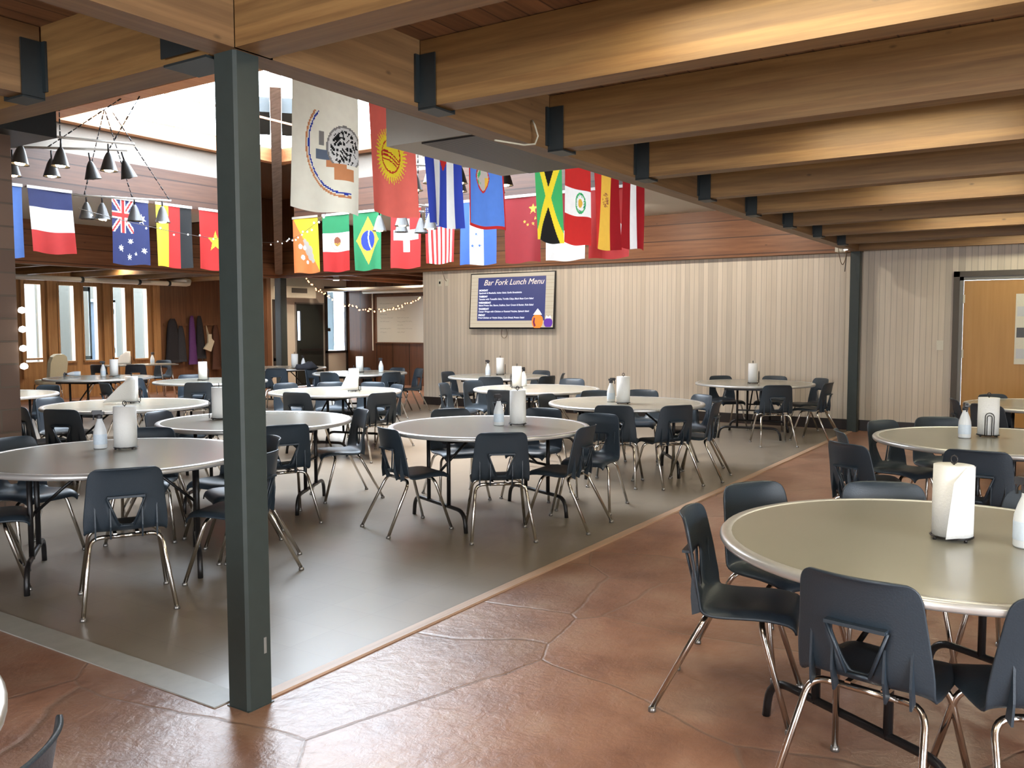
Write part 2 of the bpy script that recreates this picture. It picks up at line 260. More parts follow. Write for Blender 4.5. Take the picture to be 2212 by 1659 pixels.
# ------------------------------------------------------------------ mesh builder
class MB:
    def __init__(s): s.v = []; s.f = []; s.m = []; s.s = []
    def face(s, idx, mi=0, sm=False): s.f.append(tuple(idx)); s.m.append(mi); s.s.append(sm)
    def box(s, x0, x1, y0, y1, z0, z1, mi=0, M=None):
        n = len(s.v)
        P = [Vector((x, y, z)) for z in (z0, z1) for y in (y0, y1) for x in (x0, x1)]
        if M is not None: P = [M @ p for p in P]
        s.v += P
        for q in ((0, 2, 3, 1), (4, 5, 7, 6), (0, 1, 5, 4), (2, 6, 7, 3), (0, 4, 6, 2), (1, 3, 7, 5)): s.face([n+i for i in q], mi)
        return s
    def tube(s, pts, r, n=8, mi=0, caps=True, r2=None):
        pts = [Vector(p) for p in pts]; k0 = len(s.v); prev = None
        for i, p in enumerate(pts):
            d = (pts[min(i+1, len(pts)-1)]-pts[max(i-1, 0)]).normalized()
            if prev is None:
                a = Vector((0, 0, 1)) if abs(d.z) < 0.9 else Vector((1, 0, 0)); u = d.cross(a).normalized()
            else: u = (prev-d*prev.dot(d)).normalized()
            prev = u; w = d.cross(u)
            rr = r if r2 is None else r+(r2-r)*i/(len(pts)-1)
            for j in range(n):
                t = 2*pi*j/n; s.v.append(p+u*cos(t)*rr+w*sin(t)*rr)
        for i in range(len(pts)-1):
            for j in range(n):
                a = k0+i*n+j; b = k0+i*n+(j+1) % n; s.face((a, b, b+n, a+n), mi, True)
        if caps:
            s.face([k0+j for j in range(n)][::-1], mi); e = k0+(len(pts)-1)*n; s.face([e+j for j in range(n)], mi)
        return s
    def lathe(s, prof, n=24, c=(0, 0, 0), mi=0, sm=True, M=None):
        k0 = len(s.v)
        for r, z in prof:
            for j in range(n):
                t = 2*pi*j/n; p = Vector((c[0]+r*cos(t), c[1]+r*sin(t), c[2]+z)); s.v.append(M @ p if M is not None else p)
        for i in range(len(prof)-1):
            for j in range(n):
                a = k0+i*n+j; b = k0+i*n+(j+1) % n; s.face((a, b, b+n, a+n), mi, sm)
        if prof[0][0] > 1e-4: s.face([k0+j for j in range(n)][::-1], mi)
        if prof[-1][0] > 1e-4: e = k0+(len(prof)-1)*n; s.face([e+j for j in range(n)], mi)
        return s
    def poly(s, pts, z0, z1, M=None, mi=0):
        """extruded outline: pts in local xy, z from z0 to z1"""
        n = len(pts); k = len(s.v)
        P = [Vector((x, y, z)) for z in (z0, z1) for x, y in pts]
        s.v += [M @ p for p in P] if M is not None else P
        s.face([k+i for i in range(n)][::-1], mi); s.face([k+n+i for i in range(n)], mi)
        for i in range(n): j = (i+1) % n; s.face((k+i, k+j, k+n+j, k+n+i), mi)
        return s
    def build(s, name, mats, parent=None, loc=None):
        me = bpy.data.meshes.new(name); me.from_pydata([tuple(v) for v in s.v], [], s.f)
        if not isinstance(mats, (list, tuple)): mats = [mats]
        for m in mats: me.materials.append(MATS[m] if isinstance(m, str) else m)
        me.polygons.foreach_set('material_index', s.m); me.polygons.foreach_set('use_smooth', s.s)
        me.update(); me.validate()
        o = bpy.data.objects.new(name, me); COL.objects.link(o)
        if loc: o.location = loc
        if parent: o.parent = parent
        return o
def tag(o, label=None, cat=None, group=None, kind=None):
    if label: o['label'] = label
    if cat: o['category'] = cat
    if group: o['group'] = group
    if kind: o['kind'] = kind
    return o
def empty(name, loc=(0, 0, 0), rz=0, label=None, cat=None, group=None):
    o = bpy.data.objects.new(name, None); o.empty_display_size = 0.1; COL.objects.link(o); o.location = loc; o.rotation_euler = (0, 0, rz)
    return tag(o, label, cat, group)
KIDS = {}
def copy_tree(o, parent=None):
    c = o.copy(); COL.objects.link(c)
    if parent: c.parent = parent
    for ch in o.children: copy_tree(ch, c)
    return c
def box_obj(name, b, mat, parent=None): return MB().box(*b).build(name, mat, parent)
def struct(o): o['kind'] = 'structure'; return o
def text_mesh(s, size, mat, name, parent, M, shear=0.0, bold=0.0, align='LEFT'):
    cu = bpy.data.curves.new('t', 'FONT'); cu.body = s; cu.size = size; cu.shear = shear; cu.offset = bold; cu.align_x = align; cu.extrude = 0.0006; cu.resolution_u = 3
    t = bpy.data.objects.new('t', cu); COL.objects.link(t)
    bpy.context.view_layer.update()
    me = bpy.data.meshes.new_from_object(t.evaluated_get(bpy.context.evaluated_depsgraph_get())); bpy.data.objects.remove(t)
    me.materials.clear(); me.materials.append(MATS[mat]); me.transform(M)
    o = bpy.data.objects.new(name, me); COL.objects.link(o); o.parent = parent
    return o

# ------------------------------------------------------------------ the building
X0, X1, Y0, Y1 = 2.5, 14.3, 2.98, 15.85      # post lines of the hall
ZB, ZD, ZS = 2.76, 3.10, 3.55                # beam underside, deck, hall soffit
BX0, BX1, BY0, BY1 = -5.0, 18.75, -5.0, 19.5
b = MB()
for r in ((BX0, BX1, BY0, Y0), (BX0, X0, Y0, Y1), (X1, BX1, Y0, Y1), (BX0, BX1, Y1, BY1)): b.box(r[0], r[1], r[2], r[3], -0.12, 0)
struct(b.build('floor', 'flagstone'))
struct(box_obj('floor', (X0, X1, Y0, Y1, -0.10, 0.001), 'hall_tiles'))
struct(box_obj('trim_1', (2.57, 14.10, 2.955, 3.02, 0, 0.012), 'threshold'))
struct(box_obj('trim_2', (2.37, 2.53, 3.08, 15.8, -0.02, 0.006), 'concrete'))
# ceiling deck around the hall
b = MB()
for r in ((BX0, BX1, BY0, Y0), (BX0, X0, Y0, Y1), (X1, BX1, Y0, Y1), (BX0, BX1, Y1, BY1)): b.box(r[0], r[1], r[2], r[3], ZD, ZD+0.12)
struct(b.build('ceiling', 'deck'))
# hall tray: soffit, white upper walls, skylight well
TX0, TX1, TY0, TY1 = 4.3, 11.0, 4.95, 12.1
b = MB()
b.box(X0, X1, Y0, TY0, ZS, ZS+0.08); b.box(X0, TX0, TY0, Y1, ZS, ZS+0.08)
b.box(TX1, X1, TY0, 11.75, ZS, ZS+0.08); b.box(TX0, 10.5, TY1, Y1, ZS, ZS+0.08)
struct(b.build('ceiling', 'white_paint'))
ZC = 4.55
SX0, SX1, SY0, SY1 = 6.85, 10.75, 6.6, 11.92
b = MB()
b.box(TX0-0.1, SX0-.03, TY0-0.1, TY1+0.1, ZC, ZC+0.1); b.box(SX1+.03, TX1+0.1, TY0-0.1, 11.75, ZC, ZC+0.1)
b.box(SX0-.03, SX1+.03, TY0-0.1, SY0-.03, ZC, ZC+0.1); b.box(SX0-.03, 10.5, SY1+.03, TY1+0.1, ZC, ZC+0.1)
struct(b.build('ceiling', 'white_paint'))
b = MB()
b.box(SX1+.03, X1+0.1, 11.75, Y1+0.1, ZC+0.02, ZC+0.12); b.box(10.5, SX1+.03, SY1+.03, Y1+0.1, ZC+0.02, ZC+0.12)
b.box(TX1, X1+0.1, 11.7, 11.78, ZS, ZC+0.05); b.box(10.42, 10.5, TY1, Y1, ZS, ZC+0.05)
b.box(X1, X1+0.1, 11.7, Y1+0.1, ZS, ZC+0.05); b.box(10.4, X1+0.1, Y1, Y1+0.1, ZS, ZC+0.05)
struct(b.build('ceiling', 'plywood_brown'))
# upper white band walls
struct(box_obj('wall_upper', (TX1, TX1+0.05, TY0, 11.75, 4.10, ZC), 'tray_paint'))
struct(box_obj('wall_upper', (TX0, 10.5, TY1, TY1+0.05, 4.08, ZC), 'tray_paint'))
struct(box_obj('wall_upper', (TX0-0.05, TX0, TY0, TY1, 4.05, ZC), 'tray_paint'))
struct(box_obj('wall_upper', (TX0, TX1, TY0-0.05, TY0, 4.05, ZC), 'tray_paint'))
# cedar fascia round the tray
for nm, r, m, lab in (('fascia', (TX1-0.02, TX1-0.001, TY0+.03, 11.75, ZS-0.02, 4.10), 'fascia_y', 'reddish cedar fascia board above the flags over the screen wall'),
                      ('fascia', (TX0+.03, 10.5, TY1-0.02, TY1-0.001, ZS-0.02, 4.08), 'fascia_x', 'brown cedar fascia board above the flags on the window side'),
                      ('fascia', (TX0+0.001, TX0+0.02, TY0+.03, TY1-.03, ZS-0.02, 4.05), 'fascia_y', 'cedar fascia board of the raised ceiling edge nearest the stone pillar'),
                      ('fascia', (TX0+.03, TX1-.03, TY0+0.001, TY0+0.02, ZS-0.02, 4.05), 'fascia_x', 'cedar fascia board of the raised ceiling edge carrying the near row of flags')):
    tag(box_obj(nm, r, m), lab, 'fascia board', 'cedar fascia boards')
# skylight
sk = empty('skylight', (8.8, 9.3, ZC), 0, 'large bright glass skylight in the raised hall ceiling', 'skylight')
def rel(o, p): o.parent = p; o.location = [-c for c in p.location]; return o
b = MB(); w = 0.24
b.box(SX0-w, SX1+w, SY0-w, SY0, ZC-0.06, ZC+0.16); b.box(SX0-w, SX1+w, SY1, SY1+0.16, ZC-0.06, ZC+0.16)
b.box(SX0-w, SX0, SY0, SY1, ZC-0.06, ZC+0.16); b.box(SX1, SX1+0.2, SY0, SY1, ZC-0.06, ZC+0.16)
rel(b.build('skylight_frame', 'skylight_trim'), sk)
b = MB(); ap = (8.8, 9.4, 5.5); c4 = [(SX0, SY0), (SX1, SY0), (SX1, SY1), (SX0, SY1)]; zg = ZC+0.14
b.v += [Vector((x, y, zg)) for x, y in c4]+[Vector(ap)]
for i in range(4): b.face((i, (i+1) % 4, 4))
rel(b.build('glazing', 'glass'), sk)
rel(MB().box(7.04, 7.08, 9.3, SY1, zg-0.06, zg-0.02).build('glazing_bar', 'skylight_trim'), sk)
rel(MB().box(SX0, SX1, 10.06, 10.08, zg-0.05, zg-0.02).build('glazing_bar', 'skylight_trim'), sk)
# hip rafter to the far corner post
ra = empty('hip_rafter', (X1, Y1, 2.9), 0, 'weathered timber hip rafter rising from the far corner post to the skylight', 'rafter')
P0, P1 = Vector((14.2, 15.75, 2.86)), Vector((9.2, 10.2, 5.20)); d = (P1-P0); L = d.length; M = Matrix.Translation(P0) @ d.to_track_quat('X', 'Z').to_matrix().to_4x4()
rel(MB().box(0, L, -0.085, 0.085, -0.02, 0.25, 0, M).build('rafter', 'rafter_grey'), ra)
for s in (-1, 1): rel(MB().box(L*0.82, L*0.91, s*0.19-0.10, s*0.19+0.10, -0.02, 0.24, 0, M).build('steel_plate', 'hanger_steel'), ra)

# header beams, each with its own cladding
def beam(name, r, mat, lab, cat='beam', grp=None): return tag(box_obj(name, r, mat), lab, cat, grp)
hA = empty('header_beam', (2.5, Y0, ZB), 0, 'long glulam header beam running from the near green post to the post by the screen wall', 'beam')
rel(box_obj('beam', (-4.9, X1+0.07, Y0-0.075, Y0+0.075, ZB, ZD), 'glulam_x'), hA)
rel(box_obj('cladding', (X0+0.1, X1-0.05, Y0+0.04, Y0+0.085, ZD, ZS), 'cedar_x'), hA)
hB = empty('header_beam', (X0, 2, ZB), 0, 'glulam header beam crossing the upper left from the near green post', 'beam')
rel(box_obj('beam', (X0-0.09, X0+0.09, -4.9, Y0-0.08, ZB, ZD), 'glulam_y'), hB)
rel(box_obj('beam', (X0-0.09, X0+0.09, Y0+0.08, BY1-0.02, ZB, ZD), 'glulam_y'), hB)
rel(box_obj('cladding', (X0+0.05, X0+0.10, Y0+0.1, Y1, ZD, ZS), 'cedar_y'), hB)
hC = empty('header_beam', (X1, 8, ZB), 0, 'reddish cedar-faced header beam above the screen wall', 'beam')
rel(box_obj('beam', (X1-0.03, X1+0.09, Y0+0.08, Y1+0.1, ZB, ZD+0.01), 'glulam_y'), hC)
rel(box_obj('cladding', (X1-0.075, X1-0.03, Y0+0.09, Y1-0.02, ZB+0.005, ZS), 'cedar_y'), hC)
hD = empty('header_beam', (8, Y1, ZB), 0, 'dark cedar-faced header beam above the window side of the hall', 'beam')
rel(box_obj('beam', (X0+0.1, X1-0.08, Y1-0.03, Y1+0.09, ZB, ZD+0.01), 'glulam_x'), hD)
rel(box_obj('cladding', (X0+0.1, X1-0.08, Y1-0.075, Y1-0.03, ZB+0.005, ZS), 'cedar_x'), hD)

# joists + hangers
def hanger(parent, cx, cy, ax, zt=3.02, flip=1):
    b = MB(); t = 0.008; hw = 0.085; dep = 0.11*flip
    if ax == 'y':
        for s in (-1, 1): b.box(cx+s*(hw-t/2)-t/2, cx+s*(hw-t/2)+t/2, min(cy, cy+dep), max(cy, cy+dep), ZB-0.01, zt)
        b.box(cx-hw, cx+hw, min(cy, cy+dep), max(cy, cy+dep), ZB-0.018, ZB-0.008)
        b.box(cx-hw-0.03, cx+hw+0.03, min(cy, cy+0.012*flip), max(cy, cy+0.012*flip), ZB+0.02, zt)
    else:
        for s in (-1, 1): b.box(min(cx, cx+dep), max(cx, cx+dep), cy+s*(hw-t/2)-t/2, cy+s*(hw-t/2)+t/2, ZB-0.01, zt)
        b.box(min(cx, cx+dep), max(cx, cx+dep), cy-hw, cy+hw, ZB-0.018, ZB-0.008)
        b.box(min(cx, cx+0.012*flip), max(cx, cx+0.012*flip), cy-hw-0.03, cy+hw+0.03, ZB+0.02, zt)
    return rel(b.build('joist_hanger', 'hanger_steel'), parent)
ordn = ['nearest camera, lit face at the top right', 'second from the camera, shadowed face', 'third from the camera, pale lit face', 'fourth from the camera', 'fifth from the camera', 'sixth from the camera', 'third from the screen wall', 'nearest the post by the screen wall']
for k in range(8):
    cx = 3.655+1.297*k
    t = empty('ceiling_joist', (cx, -1, ZB), 0, 'honey timber joist on the right side, '+ordn[k], 'beam', 'joists over the right side')
    rel(box_obj('joist', (cx-0.068, cx+0.068, -4.9, Y0-0.08, ZB, ZD-0.005), 'glulam_y'), t)
    hanger(t, cx, Y0-0.076, 'y', flip=-1)
t = empty('ceiling_joist', (14.05, -1, ZB), 0, 'timber ceiling joist tight against the screen wall above the ochre door', 'beam', 'joists over the right side')
rel(box_obj('joist', (14.0, 14.12, -4.9, Y0-0.08, ZB, ZD-0.005), 'glulam_y'), t)
for k, lab in enumerate(('dark timber joist with a big steel hanger near the top left corner', 'second dark timber joist on the upper left, mostly out of frame', 'third timber joist on the upper left edge', 'fourth timber joist on the upper left edge')):
    cy = Y0+1.40+1.29*k
    t = empty('ceiling_joist', (0, cy, ZB), 0, lab, 'beam', 'joists over the left side')
    rel(box_obj('joist', (-4.9, X0-0.1, cy-0.068, cy+0.068, ZB, ZD-0.005), 'glulam_x'), t)
    hanger(t, X0-0.091, cy, 'x', flip=-1)
for k in range(5):
    cx = 8.85+1.297*k
    t = empty('ceiling_joist', (cx, 17.5, ZB), 0, 'timber joist running towards the tall windows, '+['first', 'second', 'third', 'fourth', 'fifth'][k]+' from the stone pillar', 'beam', 'joists over the window side')
    rel(box_obj('joist', (cx-0.068, cx+0.068, Y1+0.1, BY1-0.02, ZB, ZD-0.005), 'glulam_y'), t)
for k in range(4):
    cy = 15.1-1.29*k
    t = empty('ceiling_joist', (16.5, cy, ZB), 0, 'dark timber joist over the whiteboard alcove, '+['farthest from the screen wall edge', 'second from the far end', 'third from the far end', 'closest to the screen wall edge'][k], 'beam', 'joists over the whiteboard alcove')
    rel(box_obj('joist', (X1+0.1, 18.6, cy-0.068, cy+0.068, ZB, ZD-0.005), 'cedar_x'), t)

# posts
def post(nm, x, y, hw, z1, mat, lab, bits=True):
    t = empty(nm, (x, y, 0), 0, lab, 'post')
    b = MB(); c = 0.012
    pts = [(-hw+c, -hw), (hw-c, -hw), (hw, -hw+c), (hw, hw-c), (hw-c, hw), (-hw+c, hw), (-hw, hw-c), (-hw, -hw+c)]
    b.poly(pts, 0, z1); b.build('post', mat, t)
    return t
pn = post('steel_post', 2.49, 2.99, 0.068, ZB, 'steel_green', 'dark green square steel post standing in the foreground at the corner of the tiled floor')
MB().box(-0.070, 0.070, -0.070, 0.070, -0.002, 0.004).build('base_plate', 'steel_green', pn)
b = MB(); b.box(-0.08, 0.12, -0.085, -0.078, ZB+0.0, ZB+0.24); b.box(-0.104, -0.097, -0.06, 0.36, ZB+0.02, ZB+0.22); b.box(-0.09, 0.09, 0.08, 0.36, ZB-0.012, ZB-0.002)
b.build('saddle_bracket', 'hanger_steel', pn)
MB().box(0.020, 0.034, -0.0695, -0.0682, 0.23, 0.30).build('tape_scrap', 'jamb_grey', pn)
post('steel_post', 14.19, 2.97, 0.075, ZB, 'steel_green', 'dark green steel post against the screen wall beside the wall end')
post('steel_post', 14.32, 15.83, 0.10, ZB, 'steel_green', 'dark green steel post at the far corner of the hall by the dark door')

# stone pillar with black cap
t = empty('stone_pillar', (3.55, 7.9, 0), 0, 'brown stone block pillar cut by the left edge of the photo', 'pillar')
MB().box(-0.35, 0.35, -0.40, 0.40, 0, 3.22).build('stonework', 'pillar_stone', t)
MB().box(-0.50, 0.62, -0.62, 0.5, 3.22, ZS).build('black_cap', 'hanger_steel', t)
for k, z in enumerate((1.78, 1.62, 1.46, 1.31)):
    o = MB().lathe([(0.0, -0.03), (0.028, -0.018), (0.032, 0), (0.024, 0.02), (0.0, 0.03)], 12).build('string_bulb', 'bulb_clear', None, (3.925, 7.47, z))
    tag(o, 'small pale bulb on the stone pillar edge, '+['topmost', 'second from the top', 'third from the top', 'lowest'][k]+' of the four', 'bulb', 'bulbs down the stone pillar')

# walls
WX = 14.37
b = MB(); b.box(WX, WX+0.12, Y0-0.05, 11.6, 0.16, ZB+0.05); b.box(WX, WX+0.12, 1.62, Y0-0.05, 0.16, ZD); b.box(WX, WX+0.12, 0.38, 1.62, 2.40, ZD); b.box(WX, WX+0.12, BY0, 0.38, 0.16, ZD)
b.box(WX+0.12, BX1, 11.5, 11.6, 0, ZD)
struct(b.build('wall_right', 'panel_beige'))
b = MB(); b.box(WX-0.015, WX+0.12, 1.62, 11.6, 0, 0.165); b.box(WX-0.015, WX+0.12, BY0, 0.38, 0, 0.165)
struct(b.build('baseboard_right', 'baseboard_dark'))
# ochre door
d1 = empty('door_1', (WX, 1.0, 0)); struct(d1)
b = MB(); b.box(-0.03, 0.10, 0.56, 0.64, 0, 2.42); b.box(-0.03, 0.10, -0.64, 0.64, 2.34, 2.42); b.box(-0.03, 0.10, -0.64, -0.56, 0, 2.42); b.build('door_casing', 'door_trim', d1)
b = MB(); b.box(-0.01, 0.10, 0.51, 0.56, 0, 2.34); b.box(-0.01, 0.10, -0.56, 0.56, 2.29, 2.34); b.box(-0.01, 0.10, -0.56, -0.51, 0, 2.34); b.build('door_jamb', 'jamb_grey', d1)
MB().box(0.012, 0.055, -0.51, 0.505, 0.01, 2.285).build('door_leaf', 'door_ochre', d1)
for z in (2.02, 1.22, 0.35): MB().box(-0.004, 0.013, 0.488, 0.515, z-0.06, z+0.06).build('hinge', 'plate_cream', d1)
MB().box(0.006, 0.012, -0.35, -0.17, 1.10, 2.05).build('poster', 'poster_dark', d1)
b = MB(); b.box(0.004, 0.007, -0.36, -0.16, 1.08, 2.08); b.build('poster_sheet', 'plate_cream', d1)
for k in range(3): MB().box(0.002, 0.005, -0.34, -0.18, 1.16+0.3*k, 1.30+0.3*k).build('poster_picture', 'lamp_grey' if k % 2 else 'snow', d1)
# window wall (left far)
FY = BY1
px = [(10.28, 10.67, 0.95), (11.05, 11.43, 0.86), (11.63, 12.0, 0.86), (12.37, 12.72, 0.90), (12.91, 13.31, 0.86)]
b = MB(); x = BX0
zt = 2.59
for a, c, zb in px:
    b.box(x, a, FY, FY+0.14, 0.86, zt); x = c
b.box(x, 13.68, FY, FY+0.14, 0.86, zt)
b.box(BX0, 13.68, FY, FY+0.14, 0, 0.86); b.box(BX0, 13.68, FY, FY+0.14, zt, ZD)
struct(b.build('wall_far', 'window_oak'))
b = MB(); b.box(13.68, 15.9, FY, FY+0.14, 0, ZD); b.box(15.76, 15.9, 17.95, FY, 0, ZD)
struct(b.build('wall_far', 'plywood_brown'))
for k, (a, c, zb) in enumerate(px):
    w_ = empty('window_%d' % (k+1), ((a+c)/2, FY+0.07, zb)); struct(w_); hw = (c-a)/2
    b = MB()
    for s in (-1, 1): b.box(s*hw-0.02, s*hw+0.02, -0.10, 0.03, -0.03, zt-zb+0.03)
    b.box(-hw, hw, -0.10, 0.03, zt-zb-0.01, zt-zb+0.03); b.box(-hw-0.02, hw+0.02, -0.13, 0.03, -0.04, 0.0)
    b.build('window_frame', 'window_oak', w_)
    MB().box(-hw, hw, 0.0, 0.006, 0, zt-zb).build('glass_pane', 'glass', w_)
    if k == 2:
        b = MB(); b.box(-hw+0.02, -hw+0.06, 0.01, 0.03, 0.02, zt-zb-0.02); b.box(0.02, 0.07, 0.01, 0.03, 0.02, zt-zb-0.02); b.box(-hw+0.02, 0.07, 0.01, 0.03, 0.02, 0.10); b.box(-hw+0.02, 0.07, 0.01, 0.03, zt-zb-0.12, zt-zb-0.02)
        b.build('casement_sash', 'frame_teal', w_)
for k, xx in enumerate((10.80, 12.13, 13.45, 10.22)):
    struct(box_obj('trim_%d' % (k+3), (xx-0.03, xx+0.03, FY-0.09, FY, 0.5, 2.68), 'window_oak'))
# far alcove walls
DY = 17.95; AX = 18.75
b = MB(); b.box(15.9, 16.72, DY, DY+0.12, 0, ZD); b.box(16.72, 17.80, DY, DY+0.12, 2.28, ZD); b.box(17.80, 17.93, DY, DY+0.12, 0, ZD)
b.box(17.93, 18.72, DY, DY+0.12, 0, 0.93); b.box(17.93, 18.72, DY, DY+0.12, 2.63, ZD)
struct(b.build('wall_alcove', 'white_wall'))
b = MB(); b.box(AX-0.02, AX+0.12, 11.5, DY+0.12, 0, ZD)
struct(b.build('wall_alcove', 'panel_brown'))
b = MB(); b.box(17.83, 17.93, DY-0.03, DY+0.02, 0, 2.72); b.box(18.66, 18.75, DY-0.03, DY+0.02, 0, 2.72); b.box(17.83, 18.75, DY-0.03, DY+0.02, 0.88, 0.95); b.box(17.83, 18.75, DY-0.03, DY+0.02, 2.62, 2.76)
w6 = struct(b.build('window_6', 'dark_frame'))
w6p = MB().box(17.93, 18.66, DY+0.04, DY+0.046, 0.95, 2.63).build('glass_pane', 'glass', w6)
MB().box(18.46, 18.50, DY+0.3, DY+0.5, 0.95, 2.63).build('outer_reveal', 'frame_teal', w6)
d2 = empty('door_2', (17.26, DY, 0)); struct(d2)
MB().box(-0.50, 0.50, -0.01, 0.04, 0.01, 1.26).build('door_leaf', 'door_dark', d2)
b = MB(); b.box(-0.50, -0.45, -0.01, 0.04, 1.26, 2.05); b.box(-0.32, 0.50, -0.01, 0.04, 1.26, 2.05); b.box(-0.50, 0.50, -0.01, 0.04, 2.05, 2.25); b.build('door_leaf_upper', 'door_dark', d2)
MB().box(-0.45, -0.32, 0.01, 0.016, 1.26, 2.05).build('vision_panel', 'glass', d2)
MB().box(-0.42, 0.42, -0.09, -0.06, 0.98, 1.03).build('push_bar', 'black_metal', d2)
b = MB(); b.box(-0.54, -0.50, -0.02, 0.06, 0, 2.28); b.box(0.50, 0.54, -0.02, 0.06, 0, 2.28); b.box(-0.54, 0.54, -0.02, 0.06, 2.25, 2.29); b.build('door_frame', 'jamb_grey', d2)
# narrow dark window left of the far post
b = MB(); b.box(15.93, 15.98, DY-0.05, DY-0.01, 0.6, 2.35); b.box(16.12, 16.20, DY-0.05, DY-0.01, 0.6, 2.75); b.box(15.93, 16.2, DY-0.05, DY-0.01, 0.72, 0.80); b.box(15.98, 16.03, DY-0.05, DY-0.01, 0.6, 2.35)
struct(b.build('window_7', 'dark_frame'))
# HVAC box and grille in alcove
t = empty('air_register', (16.9, DY-0.15, 2.4), 0, 'cream wall duct with a dark air register above the dark door', 'vent')
MB().box(-0.9, 0.32, -0.15, 0.15, 0.0, 0.30).build('duct', 'plate_cream', t)
MB().box(-0.55, 0.0, -0.158, -0.15, 0.13, 0.26).build('register', 'vent_grille', t)
# whiteboard
t = empty('whiteboard', (AX-0.03, 15.6, 1.19), 0, 'whiteboard with faint handwriting on the dark panelled alcove wall', 'whiteboard')
MB().box(-0.02, 0, -1.2, 1.17, 0, 1.27).build('board', 'whiteboard', t)
b = MB(); b.box(-0.03, 0, 1.17, 1.22, -0.03, 1.33); b.box(-0.03, 0, -1.2, 1.22, 1.27, 1.33); b.box(-0.05, 0, -1.2, 1.22, -0.03, 0); b.build('board_frame', 'plywood_brown', t)
b = MB(); rr = random.Random(3)
for cx_ in (1.05, 0.42):
    for r_ in range(9):
        z = 1.08-r_*0.10; y = cx_
        if rr.random() < 0.2: continue
        for _ in range(rr.randint(2, 4)):
            w_ = rr.uniform(0.06, 0.14)
            pts = [(-0.0225, y-w_*i/6, z+rr.uniform(-0.012, 0.012)) for i in range(7)]
            b.tube(pts, 0.0025, 4); y -= w_+0.03
b.build('handwriting', 'marker_ink', t)
tag(box_obj('conduit', (AX-0.045, AX-0.02, 16.93, 16.96, 0.95, 2.62), 'plate_cream'), 'thin pale vertical conduit on the dark panels left of the whiteboard', 'conduit')
tag(MB().lathe([(0.06, 0), (0.055, 0.09), (0.0, 0.09)], 12).build('door_alarm', 'black_metal', None, (17.88, DY-0.1, 1.5)), 'small dark box on the frame between dark door and bright window', 'alarm box')
# left/back enclosing walls
b = MB(); b.box(BX0-0.12, BX0, BY0, 3.2, 0, 0.7); b.box(BX0-0.12, BX0, BY0, BY1, 2.6, ZD); b.box(BX0-0.12, BX0, 3.2, BY1, 0, 2.6); b.box(BX0-0.12, BX0, BY0, 0.2, 0.7, 2.6)
struct(b.build('wall_left', 'white_wall'))
b = MB(); b.box(BX0, BX1, BY0-0.12, BY0, 0, 0.7); b.box(BX0, BX1, BY0-0.12, BY0, 2.6, ZD); b.box(BX0, -3.0, BY0-0.12, BY0, 0.7, 2.6); b.box(2.5, BX1, BY0-0.12, BY0, 0.7, 2.6)
struct(b.build('wall_near', 'white_wall'))
# roof shell over the hall well (keeps daylight to the skylight)
b = MB(); b.box(TX0-0.3, SX0-w, TY0-0.3, Y1+0.3, ZC+0.1, ZC+0.2); b.box(SX1+w, X1+0.4, TY0-0.3, Y1+0.3, ZC+0.14, ZC+0.24); b.box(SX0-w, SX1+w, SY1+0.2, Y1+0.3, ZC+0.14, ZC+0.24); b.box(SX0-w, SX1+w, TY0-0.3, SY0-w, ZC+0.1, ZC+0.2)
b.box(X0-0.1, X1+0.1, Y0-0.1, Y1+0.1, ZS+0.08, ZS+0.085) if False else None
struct(b.build('ceiling', 'deck'))

# ------------------------------------------------------------------ outside
struct(box_obj('ground', (-30, 60, 22.0, 60, -0.3, -0.05), 'snow')) ; struct(box_obj('ground', (-30, 60, BY1+0.2, 22.0, -0.3, -0.04), 'snow'))
t = empty('annex_building', (15.5, 24, 0), 0, 'pale ribbed-siding annex building seen through the tall windows', 'building')
b = MB(); b.box(-2.35, -1.75, -0.8, 3, 0, 4); b.box(-0.75, 4.5, -0.8, 3, 0, 4); b.build('siding_wall', 'siding', t)
MB().box(-1.75, -0.75, -0.75, -0.6, 2.35, 4).build('siding_panel', 'siding', t)
MB().box(-1.75, -0.75, -0.72, -0.66, 0, 2.35).build('annex_door', 'door_blue', t)
b = MB(); b.box(-1.79, -1.72, -0.84, -0.66, 0, 2.4); b.box(-0.78, -0.70, -0.84, -0.66, 0, 2.4); b.box(-1.79, -0.70, -0.84, -0.66, 2.33, 2.41); b.build('annex_door_frame', 'frame_teal', t)
for z in (2.0, 0.9): MB().box(-0.80, -0.76, -0.87, -0.84, z, z+0.14).build('hinge', 'black_metal', t)
t2 = empty('annex_building', (12.95, 22.2, 0), 0, 'short pale siding wall directly outside the second and third windows', 'building')
MB().box(-0.95, -0.35, 0, 0.3, 0, 3.4).build('siding_wall', 'siding', t2)
MB().box(0.22, 0.50, 0, 0.3, 0, 3.4).build('siding_wall', 'siding', t2)
